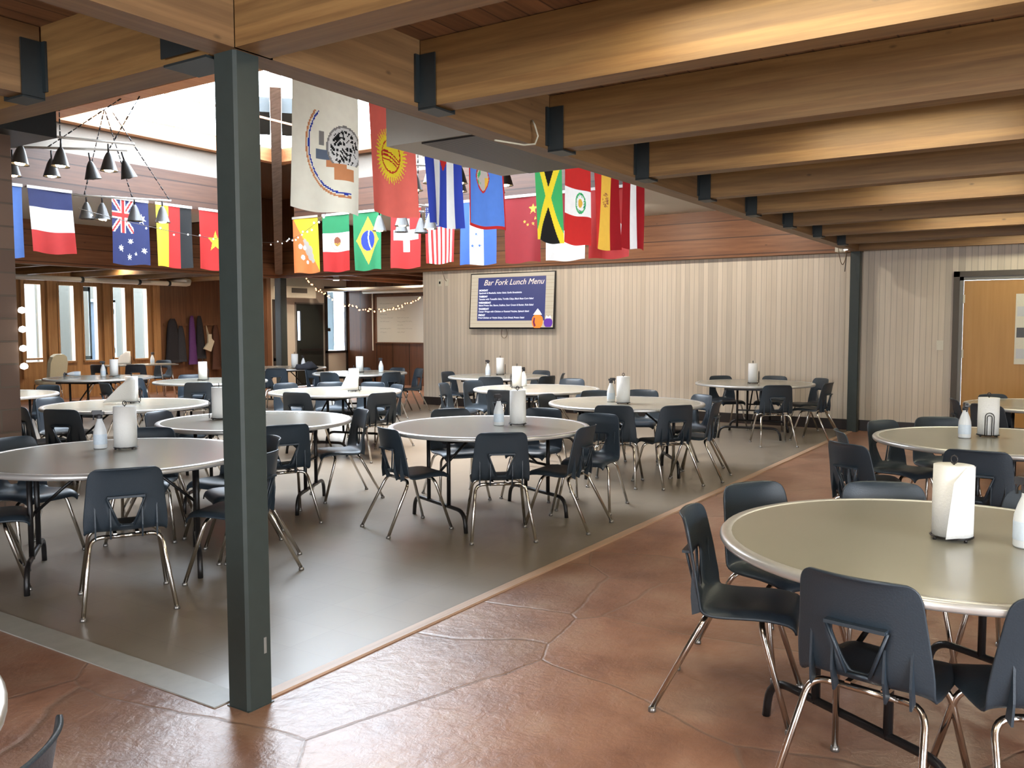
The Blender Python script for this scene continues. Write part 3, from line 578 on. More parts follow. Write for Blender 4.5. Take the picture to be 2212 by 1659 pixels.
def spruce(x, y, h, lab):
    t = empty('spruce_tree', (x, y, -0.1), 0, lab, 'tree', 'trees outside the windows')
    MB().tube([(0, 0, 0), (0, 0, h)], 0.12, 8, r2=0.02).build('trunk', 'coat_brown', t)
    b = MB(); rr = random.Random(int(x*10))
    for k in range(16):
        z = 0.8+(h-0.9)*k/16; r = (1-k/16.5)*h*0.24
        for j in range(11):
            a = rr.uniform(0, 2*pi); q = len(b.v); wv = 0.16*r+0.06
            tip = Vector((cos(a)*r, sin(a)*r, z-0.25*r)); s_ = Vector((-sin(a)*wv, cos(a)*wv, 0)); m_ = Vector((cos(a)*r*0.5, sin(a)*r*0.5, z-0.02))
            b.v += [Vector((0, 0, z+0.12)), m_-s_-Vector((0, 0, 0.12)), tip, m_+s_-Vector((0, 0, 0.12)), m_+Vector((0, 0, 0.05))]
            b.face((q, q+1, q+4)); b.face((q+1, q+2, q+4)); b.face((q+2, q+3, q+4)); b.face((q+3, q, q+4))
    b.build('branches', ['spruce', 'snow'], t)
spruce(14.9, 30, 6.5, 'snowy spruce tree outside the leftmost tall window')
spruce(20.3, 37, 7, 'distant spruce tree outside the casement window')
b = MB(); pts = [(i*6-20, 2.2+1.4*sin(i*1.1)+0.8*sin(i*2.3)) for i in range(14)]
b.poly([(-20, -1)]+[(p[0], p[1]) for p in pts]+[(58, -1)], 0, 3, Matrix.Translation((0, 58, 0)) @ Matrix.Rotation(pi/2, 4, 'X'))
struct(b.build('hills', 'far_hill'))

# ------------------------------------------------------------------ duct, pipes, fixtures
t = empty('air_duct', (5.48, 3.6, 2.9), 0, 'white ceiling duct box with a long dark return grille beside the header beam', 'duct')
MB().box(-0.72, 0.74, -0.53, 0.56, 0.0, 0.645).build('duct', 'duct_white', t)
MB().box(-0.70, 0.70, -0.50, 0.26, -0.012, 0.0).build('return_grille', 'vent_grille', t)
def pipe(pts, r, lab, mats='pipe_white', clamps=()):
    t = empty('ceiling_pipe', pts[0], 0, lab, 'pipe')
    rel(MB().tube(pts, r, 12).build('pipe', mats), t)
    for c in clamps: rel(MB().tube([(c[0]-0.03, c[1], c[2]), (c[0]+0.03, c[1], c[2])], r*1.25, 10).build('clamp', 'hanger_steel'), t)
pipe([(5.0, 18.6, 2.68), (13.8, 18.6, 2.68), (13.86, 18.6, 2.69), (13.9, 18.62, 2.76), (13.9, 18.75, 2.78), (13.9, 19.45, 2.78)], 0.055, 'cream insulated pipe running above the tall windows', clamps=((11.1, 18.6, 2.68), (12.5, 18.6, 2.68), (13.3, 18.6, 2.68)))
pipe([(17.3, 17.6, 2.62), (17.3, 13.0, 2.62)], 0.045, 'pale horizontal pipe across the whiteboard alcove ceiling')
pipe([(18.4, 17.0, 2.60), (18.4, 13.0, 2.60)], 0.055, 'thick cream pipe just above the whiteboard')
# fluorescent fixtures between the joists
def HOUSE(t): return MB().box(-0.20, 0.20, -0.62, 0.62, 0.03, 0.095).box(-0.20, -0.181, -0.62, 0.62, 0.0, 0.03).box(0.181, 0.20, -0.62, 0.62, 0.0, 0.03).box(-0.181, 0.181, -0.62, -0.601, 0.0, 0.03).box(-0.181, 0.181, 0.601, 0.62, 0.0, 0.03).build('housing', 'plate_cream', t)
for k, lab in enumerate(('warm fluorescent ceiling fixture at the top edge between the first joists', 'warm ceiling fixture hidden in the third joist bay', 'warm ceiling fixture hidden in the fifth joist bay', 'warm ceiling fixture in the seventh joist bay, closest to the screen wall')):
    cx = (3.18, 5.70, 8.28, 10.88)[k]; cy = 1.05
    t = empty('ceiling_light', (cx, cy, 3.0), 0, lab, 'ceiling light', 'fluorescent fixtures between the joists')
    HOUSE(t)
    MB().box(-0.18, 0.18, -0.60, 0.60, 0.012, 0.03).build('diffuser', 'tube_light', t)
for k, (cx, cy) in enumerate(((8.35, -2.2), (10.95, -2.2), (0.9, -1.6), (-1.8, 0.6), (0.9, 0.9), (2.0, -3.2))):  # unseen fixtures added to brighten the floor and near tables from above
    t = empty('ceiling_light', (cx, cy, 3.0), 0, 'added warm fill fixture, unseen behind or beside the camera', 'ceiling light', 'added fill fixtures outside the frame')
    HOUSE(t)
    MB().box(-0.18, 0.18, -0.60, 0.60, 0.012, 0.03).build('diffuser', 'tube_light', t)
t = empty('ceiling_light', (13.35, 0.6, 3.0), 0, 'warm ceiling fixture over the ochre door', 'ceiling light', 'fluorescent fixtures between the joists')
HOUSE(t); MB().box(-0.18, 0.18, -0.60, 0.60, 0.012, 0.03).build('diffuser', 'tube_light', t)
for (x_, y_, lab) in ((15.3, 15.0, 'round glowing downlight under the alcove ceiling'), (15.3, 11.9, 'unlit canister downlight under the alcove ceiling')):
    t = empty('downlight', (x_, y_, 2.74), 0, lab, 'downlight')
    MB().lathe([(0.075, 0.36), (0.075, 0.0), (0.085, -0.005), (0.085, 0.0)], 16).build('canister', 'plate_cream', t)
    MB().lathe([(0.0, -0.012), (0.068, -0.008), (0.07, 0.0)], 16).build('lens', 'downlight' if y_ > 14 else 'lamp_grey', t)

# track lights: rails on chains, cone shades
def chain(b, p, q, r=0.006):
    p, q = Vector(p), Vector(q); n = max(2, int((q-p).length/0.07))
    for i in range(n):
        a = p.lerp(q, i/n); c = p.lerp(q, (i+0.8)/n); b.tube([a, c], r if i % 2 else r*1.5, 5)
def lamp(parent, p, lit=True, s=1.0, tilt=0):
    M = Matrix.Translation(p) @ Matrix.Rotation(tilt, 4, 'Y')
    b = MB().lathe([(0.018, 0.0), (0.030, -0.02), (0.050, -0.06), (0.098*s, -0.215*s), (0.102*s, -0.22*s), (0.092*s, -0.21*s), (0.045, -0.07), (0.0, -0.05)], 18, M=M)
    sh = b.build('lamp_shade', 'lamp_grey'); rel(sh, parent)
    stem = MB().tube([M @ Vector((0, 0, 0.10)), M @ Vector((0, 0, -0.01))], 0.010, 6).build('stem', 'wire_black'); rel(stem, parent)
    bb = MB().lathe([(0.0, -0.232*s), (0.045*s, -0.222*s), (0.060*s, -0.195*s), (0.03, -0.12)], 14, M=M).build('bulb', 'bulb_warm' if lit else 'lamp_grey'); bb.parent = sh
def fixture(lab, rails, lamps, chains, loc):
    t = empty('track_light', loc, 0, lab, 'track light', 'hanging track lights over the hall')
    for a, c in rails: rel(MB().tube([a, c], 0.016, 6).build('rail', 'rail_white'), t)
    for p, lit, tl in lamps: lamp(t, p, lit, 1.0, tl)
    for a, c in chains:
        b = MB(); chain(b, a, c); rel(b.build('chain', 'wire_black'), t)
    return t
LAMPS = []
def mk(L, z, lits, tilts=None):
    out = []
    for i, (x_, y_) in enumerate(L):
        out.append((Vector((x_, y_, z+0.11)), lits[i], (tilts or [0]*9)[i]))
        if lits[i]: LAMPS.append((x_, y_, z-0.14))
    return out
fixture('white double-rail track light with seven cone shades nearest the stone pillar', [((5.20, 10.26, 3.82), (6.45, 9.60, 3.82)), ((5.60, 11.12, 3.82), (6.62, 10.0, 3.82))],
        mk([(5.42, 10.2), (5.74, 9.95), (6.21, 9.76), (5.76, 11.05), (6.05, 10.7), (6.40, 10.45), (6.60, 10.05)], 3.59, [1, 1, 1, 1, 1, 0, 0], [.1, .05, 0, 0, 0, -.15, -.3]),
        [((5.75, 9.97, 3.83), (5.75, 9.97, 4.55)), ((6.0, 10.68, 3.83), (6.7, 10.2, 4.5)), ((6.5, 10.2, 3.83), (6.75, 9.9, 4.5))], (5.8, 10.2, 3.82))
fixture('track light with four grey cone shades hanging before the dark blue starred flag', [((6.58, 11.17, 3.36), (7.62, 10.55, 3.36))],
        mk([(6.72, 11.09), (6.88, 10.99), (7.22, 10.79), (7.52, 10.61)], 3.17, [0, 1, 0, 1]),
        [((6.7, 11.1, 3.37), (6.9, 10.9, 4.5)), ((7.2, 10.8, 3.37), (6.9, 10.9, 4.5)), ((7.6, 10.56, 3.37), (7.0, 10.9, 4.5))], (7.1, 10.9, 3.36))
fixture('track light with dark cone shades hanging below the coral sun flag', [((9.10, 7.80, 3.30), (9.75, 7.70, 3.30)), ((9.45, 8.50, 3.30), (10.1, 8.12, 3.30))],
        mk([(9.5, 8.45), (9.80, 8.30), (9.2, 7.78), (10.05, 8.14), (9.71, 7.70)], 3.1, [1, 0, 1, 0, 1]),
        [((9.6, 8.4, 3.31), (9.6, 8.4, 4.5)), ((9.5, 7.74, 3.31), (9.5, 7.74, 4.5))], (9.6, 8.0, 3.30))
fixture('track light with glowing bulbs among the near flags beside the duct', [((8.0, 6.45, 3.60), (8.75, 5.76, 3.60)), ((8.38, 6.95, 3.60), (9.15, 6.16, 3.60))],
        mk([(8.1, 6.40), (8.42, 6.91), (8.30, 6.15), (8.80, 6.52), (9.13, 6.18), (8.72, 5.79)], 3.4, [1, 1, 1, 1, 1, 1]),
        [((8.3, 6.15, 3.61), (8.3, 6.15, 4.5)), ((8.8, 6.52, 3.61), (8.8, 6.52, 4.5))], (8.5, 6.3, 3.60))

# ------------------------------------------------------------------ flags
def star(cx, cy, r, n=5, ir=0.42, rot=-pi/2, ax=1.5):
    pts = []
    for i in range(2*n):
        a = rot+pi*i/n; q = r if i % 2 == 0 else r*ir; pts.append((cx+cos(a)*q, cy+sin(a)*q/ax))
    def ins(u, v):
        c = False; j = len(pts)-1
        for i in range(len(pts)):
            xi, yi = pts[i]; xj, yj = pts[j]
            if (yi > v) != (yj > v) and u < (xj-xi)*(v-yi)/(yj-yi)+xi: c = not c
            j = i
        return c
    return ins
def disc(cx, cy, r, ax=1.5): return lambda u, v: hypot(u-cx, (v-cy)*ax) < r
RN = random.Random(11)
def blot(cx, cy, r, f=23.0):
    return lambda u, v: hypot(u-cx, (v-cy)*1.5) < r and sin(u*f*2.1+3*sin(v*f))*cos(v*f*3.1+2*sin(u*f*1.3)) > 0.1
def f_france(u, v): return 'navy' if v < .31 else 'white' if v < .67 else 'red'
aus = [star(.50, .64, .085, 7, .45), star(.24, .75, .085, 7, .45), star(.84, .785, .085, 7, .45), star(.46, .875, .08, 7, .45), star(.63, .83, .05, 5), star(.80, .30, .13, 7, .45)]
def f_aus(u, v):
    if any(s(u, v) for s in aus): return 'white'
    if u < .60 and v < .52:
        x = (u-.30)/.30; y = (v-.26)/.26
        if abs(x) < .13 or abs(y) < .11: return 'red'
        if abs(x) < .24 or abs(y) < .19: return 'white'
        d_ = min(abs(x-y), abs(x+y))
        if d_ < .09: return 'red'
        if d_ < .24: return 'white'
    return 'navy'
def f_ger(u, v): return 'yellow' if u < .34 else 'red' if u < .67 else 'black'
vs = star(.52, .52, .27)
def f_viet(u, v): return 'yellow' if vs(u, v) else 'red'
db = [disc(.50, .50, .10), disc(.58, .60, .14), disc(.64, .70, .11), disc(.72, .78, .06), disc(.44, .43, .06)]; dw = [disc(.27, .53, .07), disc(.34, .72, .07), disc(.50, .80, .05), disc(.42, .55, .06)]
def f_bhu(u, v):
    if any(s(u, v) for s in dw): return 'white'
    if any(s(u, v) for s in db): return 'lgrey'
    return 'yellow' if u > v*1.0 else 'orange'
mx1, mx2 = disc(.5, .49, .22), disc(.52, .48, .12)
def f_mex(u, v):
    if .33 < v < .66:
        if mx2(u, v): return 'brown' if blot(.52, .48, .2, 31)(u, v) or v < .5 else 'gold'
        if mx1(u, v) and not disc(.5, .49, .18)(u, v) and u < .62: return 'lgrey'
        return 'white'
    return 'green' if v < .5 else 'red'
def f_bra(u, v):
    x, y = abs(u-.5)/.42, abs(v-.5)/.40
    dd = hypot(u-.5, (v-.5)*1.5)
    if dd < .255:
        e = hypot(u-.95, (v-.45)*1.5)
        return 'white' if .43 < e < .475 else 'bblue'
    return 'gold' if x+y < 1 else 'green'
def f_swi(u, v):
    a, c = abs(u-.5), abs(v-.46)*1.5
    return 'white' if (a < .105 and c < .40) or (c < .125 and a < .40) else 'red'
def f_usa(u, v):
    if u < .5 and v < .39:
        return 'white' if ((u*17) % 1 < .36 and (v*26) % 1 < .36) else 'navy'
    return 'red' if int(u*13) % 2 == 0 else 'white'
hs = [star(.34, .71, .05), star(.53, .70, .05), star(.44, .53, .05), star(.34, .36, .05), star(.53, .36, .05)]
def f_hon(u, v): return 'white_star' if False else ('hblue' if any(s(u, v) for s in hs) else 'white' if .27 < u < .64 else 'hblue')
cs = [star(.80, .22, .13), star(.56, .40, .045), star(.65, .45, .045), star(.81, .44, .045), star(.87, .36, .045)]
def f_chn(u, v): return 'gold' if any(s(u, v) for s in cs) else 'dred'
def f_wht(u, v): return 'dred' if v < .56 else 'white'
def f_tur(u, v):
    c1, c2 = disc(.62, .62, .20), disc(.54, .60, .16); st = star(.45, .55, .06)
    return 'white' if (c1(u, v) and not c2(u, v)) or st(u, v) else 'red'
def f_blue(u, v): return 'sky'
def f_nav(u, v):
    d0 = hypot(u-.78, (v-.50)*1.5)
    if u > .02 and v > .25 and d0 < .80:
        for lo, hi, c_ in ((.50, .52, 'bblue'), (.52, .535, 'cream'), (.535, .56, 'copper')):
            if lo+.02 < d0 < hi+.02 and u < .86: return c_
    if d0 < .26 and v < .62:
        if d0 > .235: return 'grey'
        if d0 > .20: return 'white'
        return 'black' if blot(.78, .5, .2, 29)(u, v) else 'white'
    if .36 < u < .98 and .53 < v < .60: return 'eblue'
    if .60 < u < .98 and .60 <= v < .625: return 'cream'
    if .52 < u < .80 and .60 <= v < .66: return 'copper'
    if .62 < u < .90 and .66 <= v < .745: return 'copper'
    if .40 < u < .48 and .40 < v < .50: return 'grey'
    return 'cream'
def f_kyr(u, v):
    x, y = u-.47, (v-.48)*1.5; dd = hypot(x, y); a = atan2(y, x)
    if dd < .215:
        if dd > .195 or (dd < .19 and (abs(y-(x+.12)**2*1.2-.0) < .012 or abs(y+.05-(x+.12)**2*1.2) < .010 or abs(y-.05-(x+.12)**2*1.2) < .010)): return 'red'
        return 'yellow'
    lim = .25+.115*(abs(((a*40/(2*pi)) % 1)-.5)*2)
    return 'yellow' if .215 <= dd < lim else 'coral'
def f_cub(u, v):
    if v < .50 and abs(u-.5) < .5*(1-v/.50): return 'red'
    return 'blue' if int(u*5) % 2 == 0 else 'white'
def f_gua(u, v):
    if u < .045 or u > .955 or v > .965 or v < .035: return 'red'
    x, y = (u-.42)/.20, (v-.48)/.155
    q = abs(x)**1.6+abs(y)**1.6
    if q < 1: return 'red' if q > .80 else ('lgreen' if x < -.3 and blot(.42, .48, .4, 17)(u, v) else 'gold' if x > .35 and y > .0 else 'lgrey')
    return 'sky'
def f_jam(u, v):
    x, y = (u-.5), (v-.5)
    d_ = min(abs(x-y), abs(x+y))
    if d_ < .105: return 'yellow'
    return 'lgreen' if abs(x) > abs(y) else 'black'
def f_per(u, v):
    if .34 < v < .66:
        dd = hypot(u-.62, (v-.5)*1.5)
        if dd < .08: return 'gold'
        if .12 < dd < .19: return 'green' if blot(.62, .5, .25, 37)(u, v) else ('lgreen' if dd > .15 else 'white')
        return 'white'
    return 'red'
def f_spa(u, v):
    if .30 < u < .72:
        if hypot(u-.52, (v-.38)*1.5) < .14: return 'brown' if blot(.52, .38, .2, 33)(u, v) else 'gold'
        return 'gold'
    return 'red' if u <= .30 else 'dred'
def f_lat(u, v): return 'white' if .38 < u < .62 else 'dred'
ZT0, ZF1 = 3.555, 2.57
def flag(name, lab, fn, p0, p1, z1=ZF1, z0=ZT0, amp=0.018, lean=0.0, sag=0.0, ph=0.0, sleeve=True, y_off=0.0, grp='flags in the far rows'):
    """cloth sheet between top corners p0 and p1 (left and right as seen)"""
    nx, ny = 64, 96; cols = []; b = MB()
    p0, p1 = Vector((p0[0], p0[1], 0)), Vector((p1[0], p1[1], 0)); ex = p1-p0; W = ex.length; ex.normalize(); nr = Vector((ex.y, -ex.x, 0))
    for j in range(ny+1):
        v = j/ny
        for i in range(nx+1):
            u = i/nx
            off = amp*(0.25+v)*sin(u*5.2+ph+v*1.3)+amp*0.5*v*sin(u*11+ph*2)
            b.v.append(p0+ex*(u*W+lean*v)+nr*(off+y_off)+Vector((0, 0, z0+(z1-z0)*v-sag*v*sin(pi*u)+0.012*v*sin(u*7+ph))))
    for j in range(ny):
        for i in range(nx):
            c = fn((i+.5)/nx, (j+.5)/ny)
            if c not in cols: cols.append(c)
            a = j*(nx+1)+i; b.face((a, a+nx+1, a+nx+2, a+1), cols.index(c), True)
    t = empty('flag', ((p0.x+p1.x)/2, (p0.y+p1.y)/2, z0), 0, lab, 'flag', grp)
    rel(b.build('cloth', [CL[c] for c in cols]), t)
    if sleeve: 
        s = MB(); q = 2*ny
        Mx = Matrix.Translation(p0+Vector((0, 0, z0))) @ Matrix(((ex.x, nr.x, 0, 0), (ex.y, nr.y, 0, 0), (0, 0, 1, 0), (0, 0, 0, 1)))
        s.box(-0.005, W+0.005, -0.004+y_off, 0.012+y_off, -0.035, 0.005, 0, Mx); rel(s.build('sleeve', CL['lgrey'] if fn is f_bhu else CL['white']), t)
FY_ = TY1-0.036; FX_ = TX1-0.036
flag('flag', 'plain blue flag at the far left, partly behind the stone pillar', f_blue, (6.0, FY_), (6.40, FY_), ph=.3)
flag('flag', 'navy, white and red horizontally banded flag left of the cone lamps', f_france, (6.47, FY_), (7.09, FY_), lean=.03, ph=1.0, z1=2.66, amp=.03)
flag('flag', 'dark blue flag with white stars and a crossed red and white canton', f_aus, (7.70, FY_), (8.30, FY_), ph=2.0)
flag('flag', 'yellow, red and black vertically striped flag', f_ger, (8.43, FY_), (9.08, FY_), ph=.6)
flag('flag', 'red flag with a yellow star, half hidden by the green post', f_viet, (9.22, FY_), (9.84, FY_), ph=1.6)
flag('flag', 'yellow and orange diagonal flag with a pale dragon shape', f_bhu, (FX_, 11.78), (FX_, 11.17), lean=.05, ph=.4)
flag('flag', 'green, white and red flag with a round brown emblem', f_mex, (FX_, 11.05), (FX_, 10.43), lean=.03, ph=1.2)
flag('flag', 'green flag with a gold diamond and blue disc', f_bra, (FX_, 10.33), (FX_, 9.70), ph=2.2, amp=.03)
flag('flag', 'red flag with a white cross', f_swi, (FX_, 9.50), (FX_, 8.88), ph=.9)
flag('flag', 'red and white striped flag with a starred navy canton', f_usa, (FX_, 8.78), (FX_, 8.20), z1=2.62, ph=1.7, amp=.03)
flag('flag', 'blue and white vertically striped flag with small blue stars', f_hon, (FX_, 8.10), (FX_, 7.44), ph=.1)
flag('flag', 'dark red flag with one large and four small gold stars', f_chn, (FX_, 7.29), (FX_, 6.66), ph=2.6)
flag('flag', 'red and white flag hanging behind the green, yellow and black one', f_wht, (FX_, 6.56), (FX_, 5.92), ph=1.1)
flag('flag', 'red flag with a white crescent, behind the gold striped flag', f_tur, (FX_, 5.85), (FX_, 5.24), ph=.7, amp=.03)
G2 = 'flags in the near row'; NY = TY0+0.036
flag('flag', 'large cream flag with a rainbow arc and round seal, nearest the skylight glare', f_nav, (4.66, NY), (5.36, NY), z1=2.53, lean=-.02, ph=2.4, sleeve=False, grp=G2)
flag('flag', 'coral red flag with a yellow sun', f_kyr, (5.48, NY), (6.06, NY), z1=2.58, ph=1.2, sleeve=False, lean=.04, grp=G2)
flag('flag', 'blue and white striped flag with a red triangle', f_cub, (6.17, NY), (6.77, NY), z1=2.56, ph=.2, sleeve=False, amp=.035, lean=.05, grp=G2)
flag('flag', 'sky blue flag with a red border and almond emblem', f_gua, (6.86, NY), (7.44, NY), z1=2.60, ph=2.0, sleeve=False, lean=.05, grp=G2)
flag('flag', 'green, yellow and black flag with a diagonal cross', f_jam, (8.06, NY), (8.66, NY), z1=2.56, ph=.6, sleeve=False, lean=.04, grp=G2)
flag('flag', 'red and white banded flag with a green wreath emblem', f_per, (8.73, NY), (9.34, NY), z1=2.58, ph=1.9, sleeve=False, amp=.012, grp=G2)
flag('flag', 'red flag with a wide gold vertical stripe and small crest', f_spa, (9.42, NY), (10.10, NY), z1=2.58, ph=1.0, sleeve=False, amp=.035, grp=G2)
flag('flag', 'dark red flag with a white vertical stripe, rightmost of all the flags', f_lat, (10.21, NY), (10.86, NY), z1=2.64, ph=2.8, sleeve=False, grp=G2)

# strings of tiny lights
def string(lab, pts, bulbs, mat, r=0.004, br=0.016, name='string_lights', wiremat='lamp_grey', grp=None):
    t = empty(name, pts[0], 0, lab, 'string lights', grp)
    P = [Vector(p) for p in pts]
    rel(MB().tube(P, r, 4).build('wire', wiremat), t)
    acc = [0]
    for i in range(len(P)-1): acc.append(acc[-1]+(P[i+1]-P[i]).length)
    me = None
    for k in range(bulbs):
        s_ = acc[-1]*(k+.5)/bulbs
        i = max(j for j in range(len(P)-1) if acc[j] <= s_); q = P[i].lerp(P[i+1], (s_-acc[i])/(acc[i+1]-acc[i]))
        q = q+Vector((RN.uniform(-.03, .03), RN.uniform(-.03, .03), RN.uniform(-.05, .02)))
        if me is None:
            o = MB().lathe([(0, -br), (br*.8, -br*.5), (br, 0), (br*.6, br), (0, br*1.3)], 8).build('bulb', mat); me = o
        else: o = me.copy(); COL.objects.link(o)
        o.parent = t; o.location = q-Vector(pts[0])
def cat(a, c, sag, n=14):
    a, c = Vector(a), Vector(c); return [a.lerp(c, i/n)-Vector((0, 0, sag*4*(i/n)*(1-i/n))) for i in range(n+1)]
string('drooping string of orange fairy lights across the whiteboard alcove', cat((13.95, 14.6, 2.70), (WX-0.02, 11.62, 2.25), 0.46, 20), 64, 'bulb_orange', br=0.014, name='fairy_lights', wiremat='wire_black')
string('thin string of tiny clear lights from the rafter towards the coral sun flag', cat((12.0, 13.2, 3.30), (6.6, 6.4, 2.93), 0.10), 16, 'bulb_clear', br=0.013)
string('thin string of tiny clear lights crossing in front of the left flags', cat((5.9, 9.9, 3.02), (12.0, 13.2, 3.28), 0.12), 16, 'bulb_clear', br=0.013)

# ------------------------------------------------------------------ wall devices
t = empty('television', (WX-0.07, 9.36, 2.13), 0, 'wide wall-mounted screen showing a blue lunch menu with a wood plank border', 'television')
t.rotation_euler = (0, radians(4), 0)
W_, H_ = 1.96, 1.10
b = MB(); b.box(0.0, 0.045, -W_/2, W_/2, -H_/2, H_/2); b.build('casing', 'tv_black', t)
b = MB(); b.box(-0.004, 0.0, -W_/2+.02, W_/2-.02, -H_/2+.03, H_/2-.02, 0)
rr = random.Random(5)
for k in range(15):
    z = -H_/2+.03+(H_-.05)*(k+rr.uniform(-.2, .2))/15
    if k: b.box(-0.005, -0.004, -W_/2+.02, W_/2-.02, z, z+.005, 1)
b.build('picture_planks', ['screen_wood', 'screen_line'], t)
MB().box(-0.006, -0.005, -0.78, 0.79, -0.39, 0.46).build('picture_panel', 'screen_navy', t)
# text plane: local x -> -Y world (left to right as seen), up -> Z, facing -X
TM = Matrix(((0, 0, -1, -0.008), (-1, 0, 0, 0), (0, 1, 0, 0), (0, 0, 0, 1)))
def tv_text(s, x, y, size, mat, **k): return text_mesh(s, size, mat, 'menu_text', t, TM @ Matrix.Translation((x, y, 0)), **k)
tv_text('Bar Fork Lunch Menu', -0.66, 0.31, 0.158, 'screen_pink', shear=0.35)
for i, (dname, txt) in enumerate((('MONDAY', 'Spaghetti & Meatballs, Italian Salad, Garlic Breadsticks'), ('TUESDAY', 'Tamales with Tomatillo Salsa, Tortilla Chips, Black Bean Corn Salad'), ('WEDNESDAY', 'Baked Potato Bar, Bacon, Scallion, Sour Cream & Butter, Kale Salad'), ('THURSDAY', 'Caesar Wraps with Chicken or Roasted Veggies, Spinach Salad'), ('FRIDAY', 'Fried Chicken or Veggie Strips, Corn Bread, Potato Salad'))):
    z = 0.195-i*0.122
    tv_text(dname, -0.76, z, 0.048, 'screen_white', bold=0.0022)
    tv_text(txt, -0.76, z-0.052, 0.0465, 'screen_white', bold=0.0008)
def mug(cx, cz, rx, rz, mat, nm):
    pts = [(cx+rx*cos(a)*(1 if sin(a) < .6 else .8), cz+rz*max(-.85, min(.8, sin(a)))) for a in [2*pi*i/24 for i in range(24)]]
    MB().poly(pts, 0, 0.0015, TM @ Matrix.Translation((0, 0, 0.001))).build(nm, mat, t)
mug(0.62, -0.40, 0.125, 0.155, 'screen_orange', 'picture_mug'); mug(0.86, -0.43, 0.095, 0.10, 'screen_purple', 'picture_mug')
MB().poly([(.52, -.28), (.72, -.28), (.67, -.21), (.62, -.16), (.57, -.22)], 0, 0.002, TM @ Matrix.Translation((0, 0, 0.002))).build('picture_cream', 'screen_white', t)
MB().poly([(.80, -.35), (.93, -.35), (.90, -.29), (.86, -.33), (.82, -.29)], 0, 0.002, TM @ Matrix.Translation((0, 0, 0.002))).build('picture_cream', 'screen_white', t)
MB().poly([(.54, -.33), (.57, -.34), (.56, -.42), (.59, -.49), (.55, -.51), (.52, -.42)], 0, 0.003, TM @ Matrix.Translation((0, 0, 0.002))).build('picture_handle', 'screen_maroon', t)
MB().box(0.045, 0.10, -0.3, 0.3, -0.2, 0.2).build('wall_mount', 'tv_black', t)
cab = [Vector((WX-0.03, 9.55+0.07*cos(a), 1.52+0.10*sin(a)-(0.02 if abs(a-pi/2) > .6 else 0))) for a in [pi/2+2*pi*i/16 for i in range(15)]]
tag(MB().tube(cab, 0.006, 6).build('cable', 'cable'), 'loop of cable dangling below the wall screen', 'cable')
def plate(x, y, z, lab, nm, dark=False):
    t = empty(nm, (x, y, z), 0, lab, 'wall plate')
    MB().box(-0.01, 0, -0.045, 0.045, -0.07, 0.07).build('plate', 'plate_cream', t)
    MB().box(-0.016, -0.01, -0.018, 0.018, -0.025, 0.025).build('socket', 'wire_black' if dark else 'plate_cream', t)
plate(WX, 11.15, 2.53, 'cream outlet plate high on the panelled wall with a dark socket', 'outlet', True)
plate(WX, 10.97, 2.53, 'cream outlet plate with a cable looping up to the beam', 'outlet')
tag(MB().tube(cat((WX-0.02, 10.97, 2.56), (X1-0.09, 10.98, 2.80), 0.05, 6), 0.005, 5).build('cable', 'cable'), 'thin cable looping from the right outlet plate to the beam', 'cable')
plate(WX, 1.80, 1.34, 'cream light switch beside the ochre door', 'light_switch')
t = empty('emergency_light', (13.6, Y0+0.10, 2.72), 0, 'small white emergency light box under the beam by the wall post', 'emergency light')
MB().box(-0.10, 0.10, -0.05, 0.05, 0, 0.13).build('box', 'plate_cream', t); MB().lathe([(0, -.01), (.04, 0), (.04, .03)], 10, c=(0.04, -0.06, 0.03)).build('lens', 'bulb_clear', t)
tag(MB().tube(cat((13.4, Y0+0.08, 2.76), (13.95, Y0+0.08, 2.76), 0.22, 10), 0.006, 5).build('cable', 'cable'), 'drooping wire under the beam beside the emergency light', 'cable')
tag(MB().tube([(13.95, Y0+.08, 2.76), (13.98, Y0+.1, 2.6), (13.93, Y0+.1, 2.45)], 0.006, 5).build('cable', 'wire_black'), 'short dark loose wire hanging by the wall post', 'cable')
tag(MB().tube([(4.66, Y0-.09, 2.90), (4.64, Y0-.12, 2.86), (4.66, Y0-.13, 2.80), (4.64, Y0-.12, 2.75), (4.56, Y0-.09, 2.735), (4.35, Y0-.02, 2.735)], 0.006, 6).build('cable', 'bag_cream'), 'cream cable running down between the first and second joist', 'cable')

# ------------------------------------------------------------------ coats on the rail
tag(box_obj('coat_rail', (13.75, 15.7, FY-0.04, FY, 1.66, 1.72), 'plywood_brown'), 'dark wooden coat rail on the brown plywood wall', 'coat rail')
def coat(x0, x1, z0, z1, mat, lab, skew=0.0, dp=0.10, y=FY-0.045):
    b = MB(); n = 14; m = 12; k0 = 0
    for j in range(m+1):
        v = j/m; wv = (x1-x0)*(0.30+0.70*v**0.5)*0.5; cx_ = (x0+x1)/2+skew*v; z = z1+(z0-z1)*v
        for i in range(n):
            a = 2*pi*i/n; fold = 1+0.14*sin(5*a+j*.3)
            b.v.append(Vector((cx_+wv*cos(a)*fold, y-dp*0.55+dp*0.5*(0.35+.65*v)*sin(a)*fold, z)))
    for j in range(m):
        for i in range(n): a = j*n+i; c = j*n+(i+1) % n; b.face((a, c, c+n, a+n), 0, True)
    b.face(range(n)); b.face([m*n+i for i in range(n)][::-1])
    return tag(b.build('coat', mat), lab, 'coat', 'coats on the rail')
coat(13.72, 14.18, 0.72, 1.84, 'coat_black', 'black coat at the left end of the coat rail')
coat(14.05, 14.34, 0.74, 1.66, 'coat_grey', 'charcoal coat left of the purple one')
coat(14.40, 14.66, 0.66, 1.92, 'coat_purple', 'long purple coat on the rail')
coat(14.62, 14.90, 0.80, 1.92, 'coat_black', 'tall black coat right of the purple one', skew=.03)
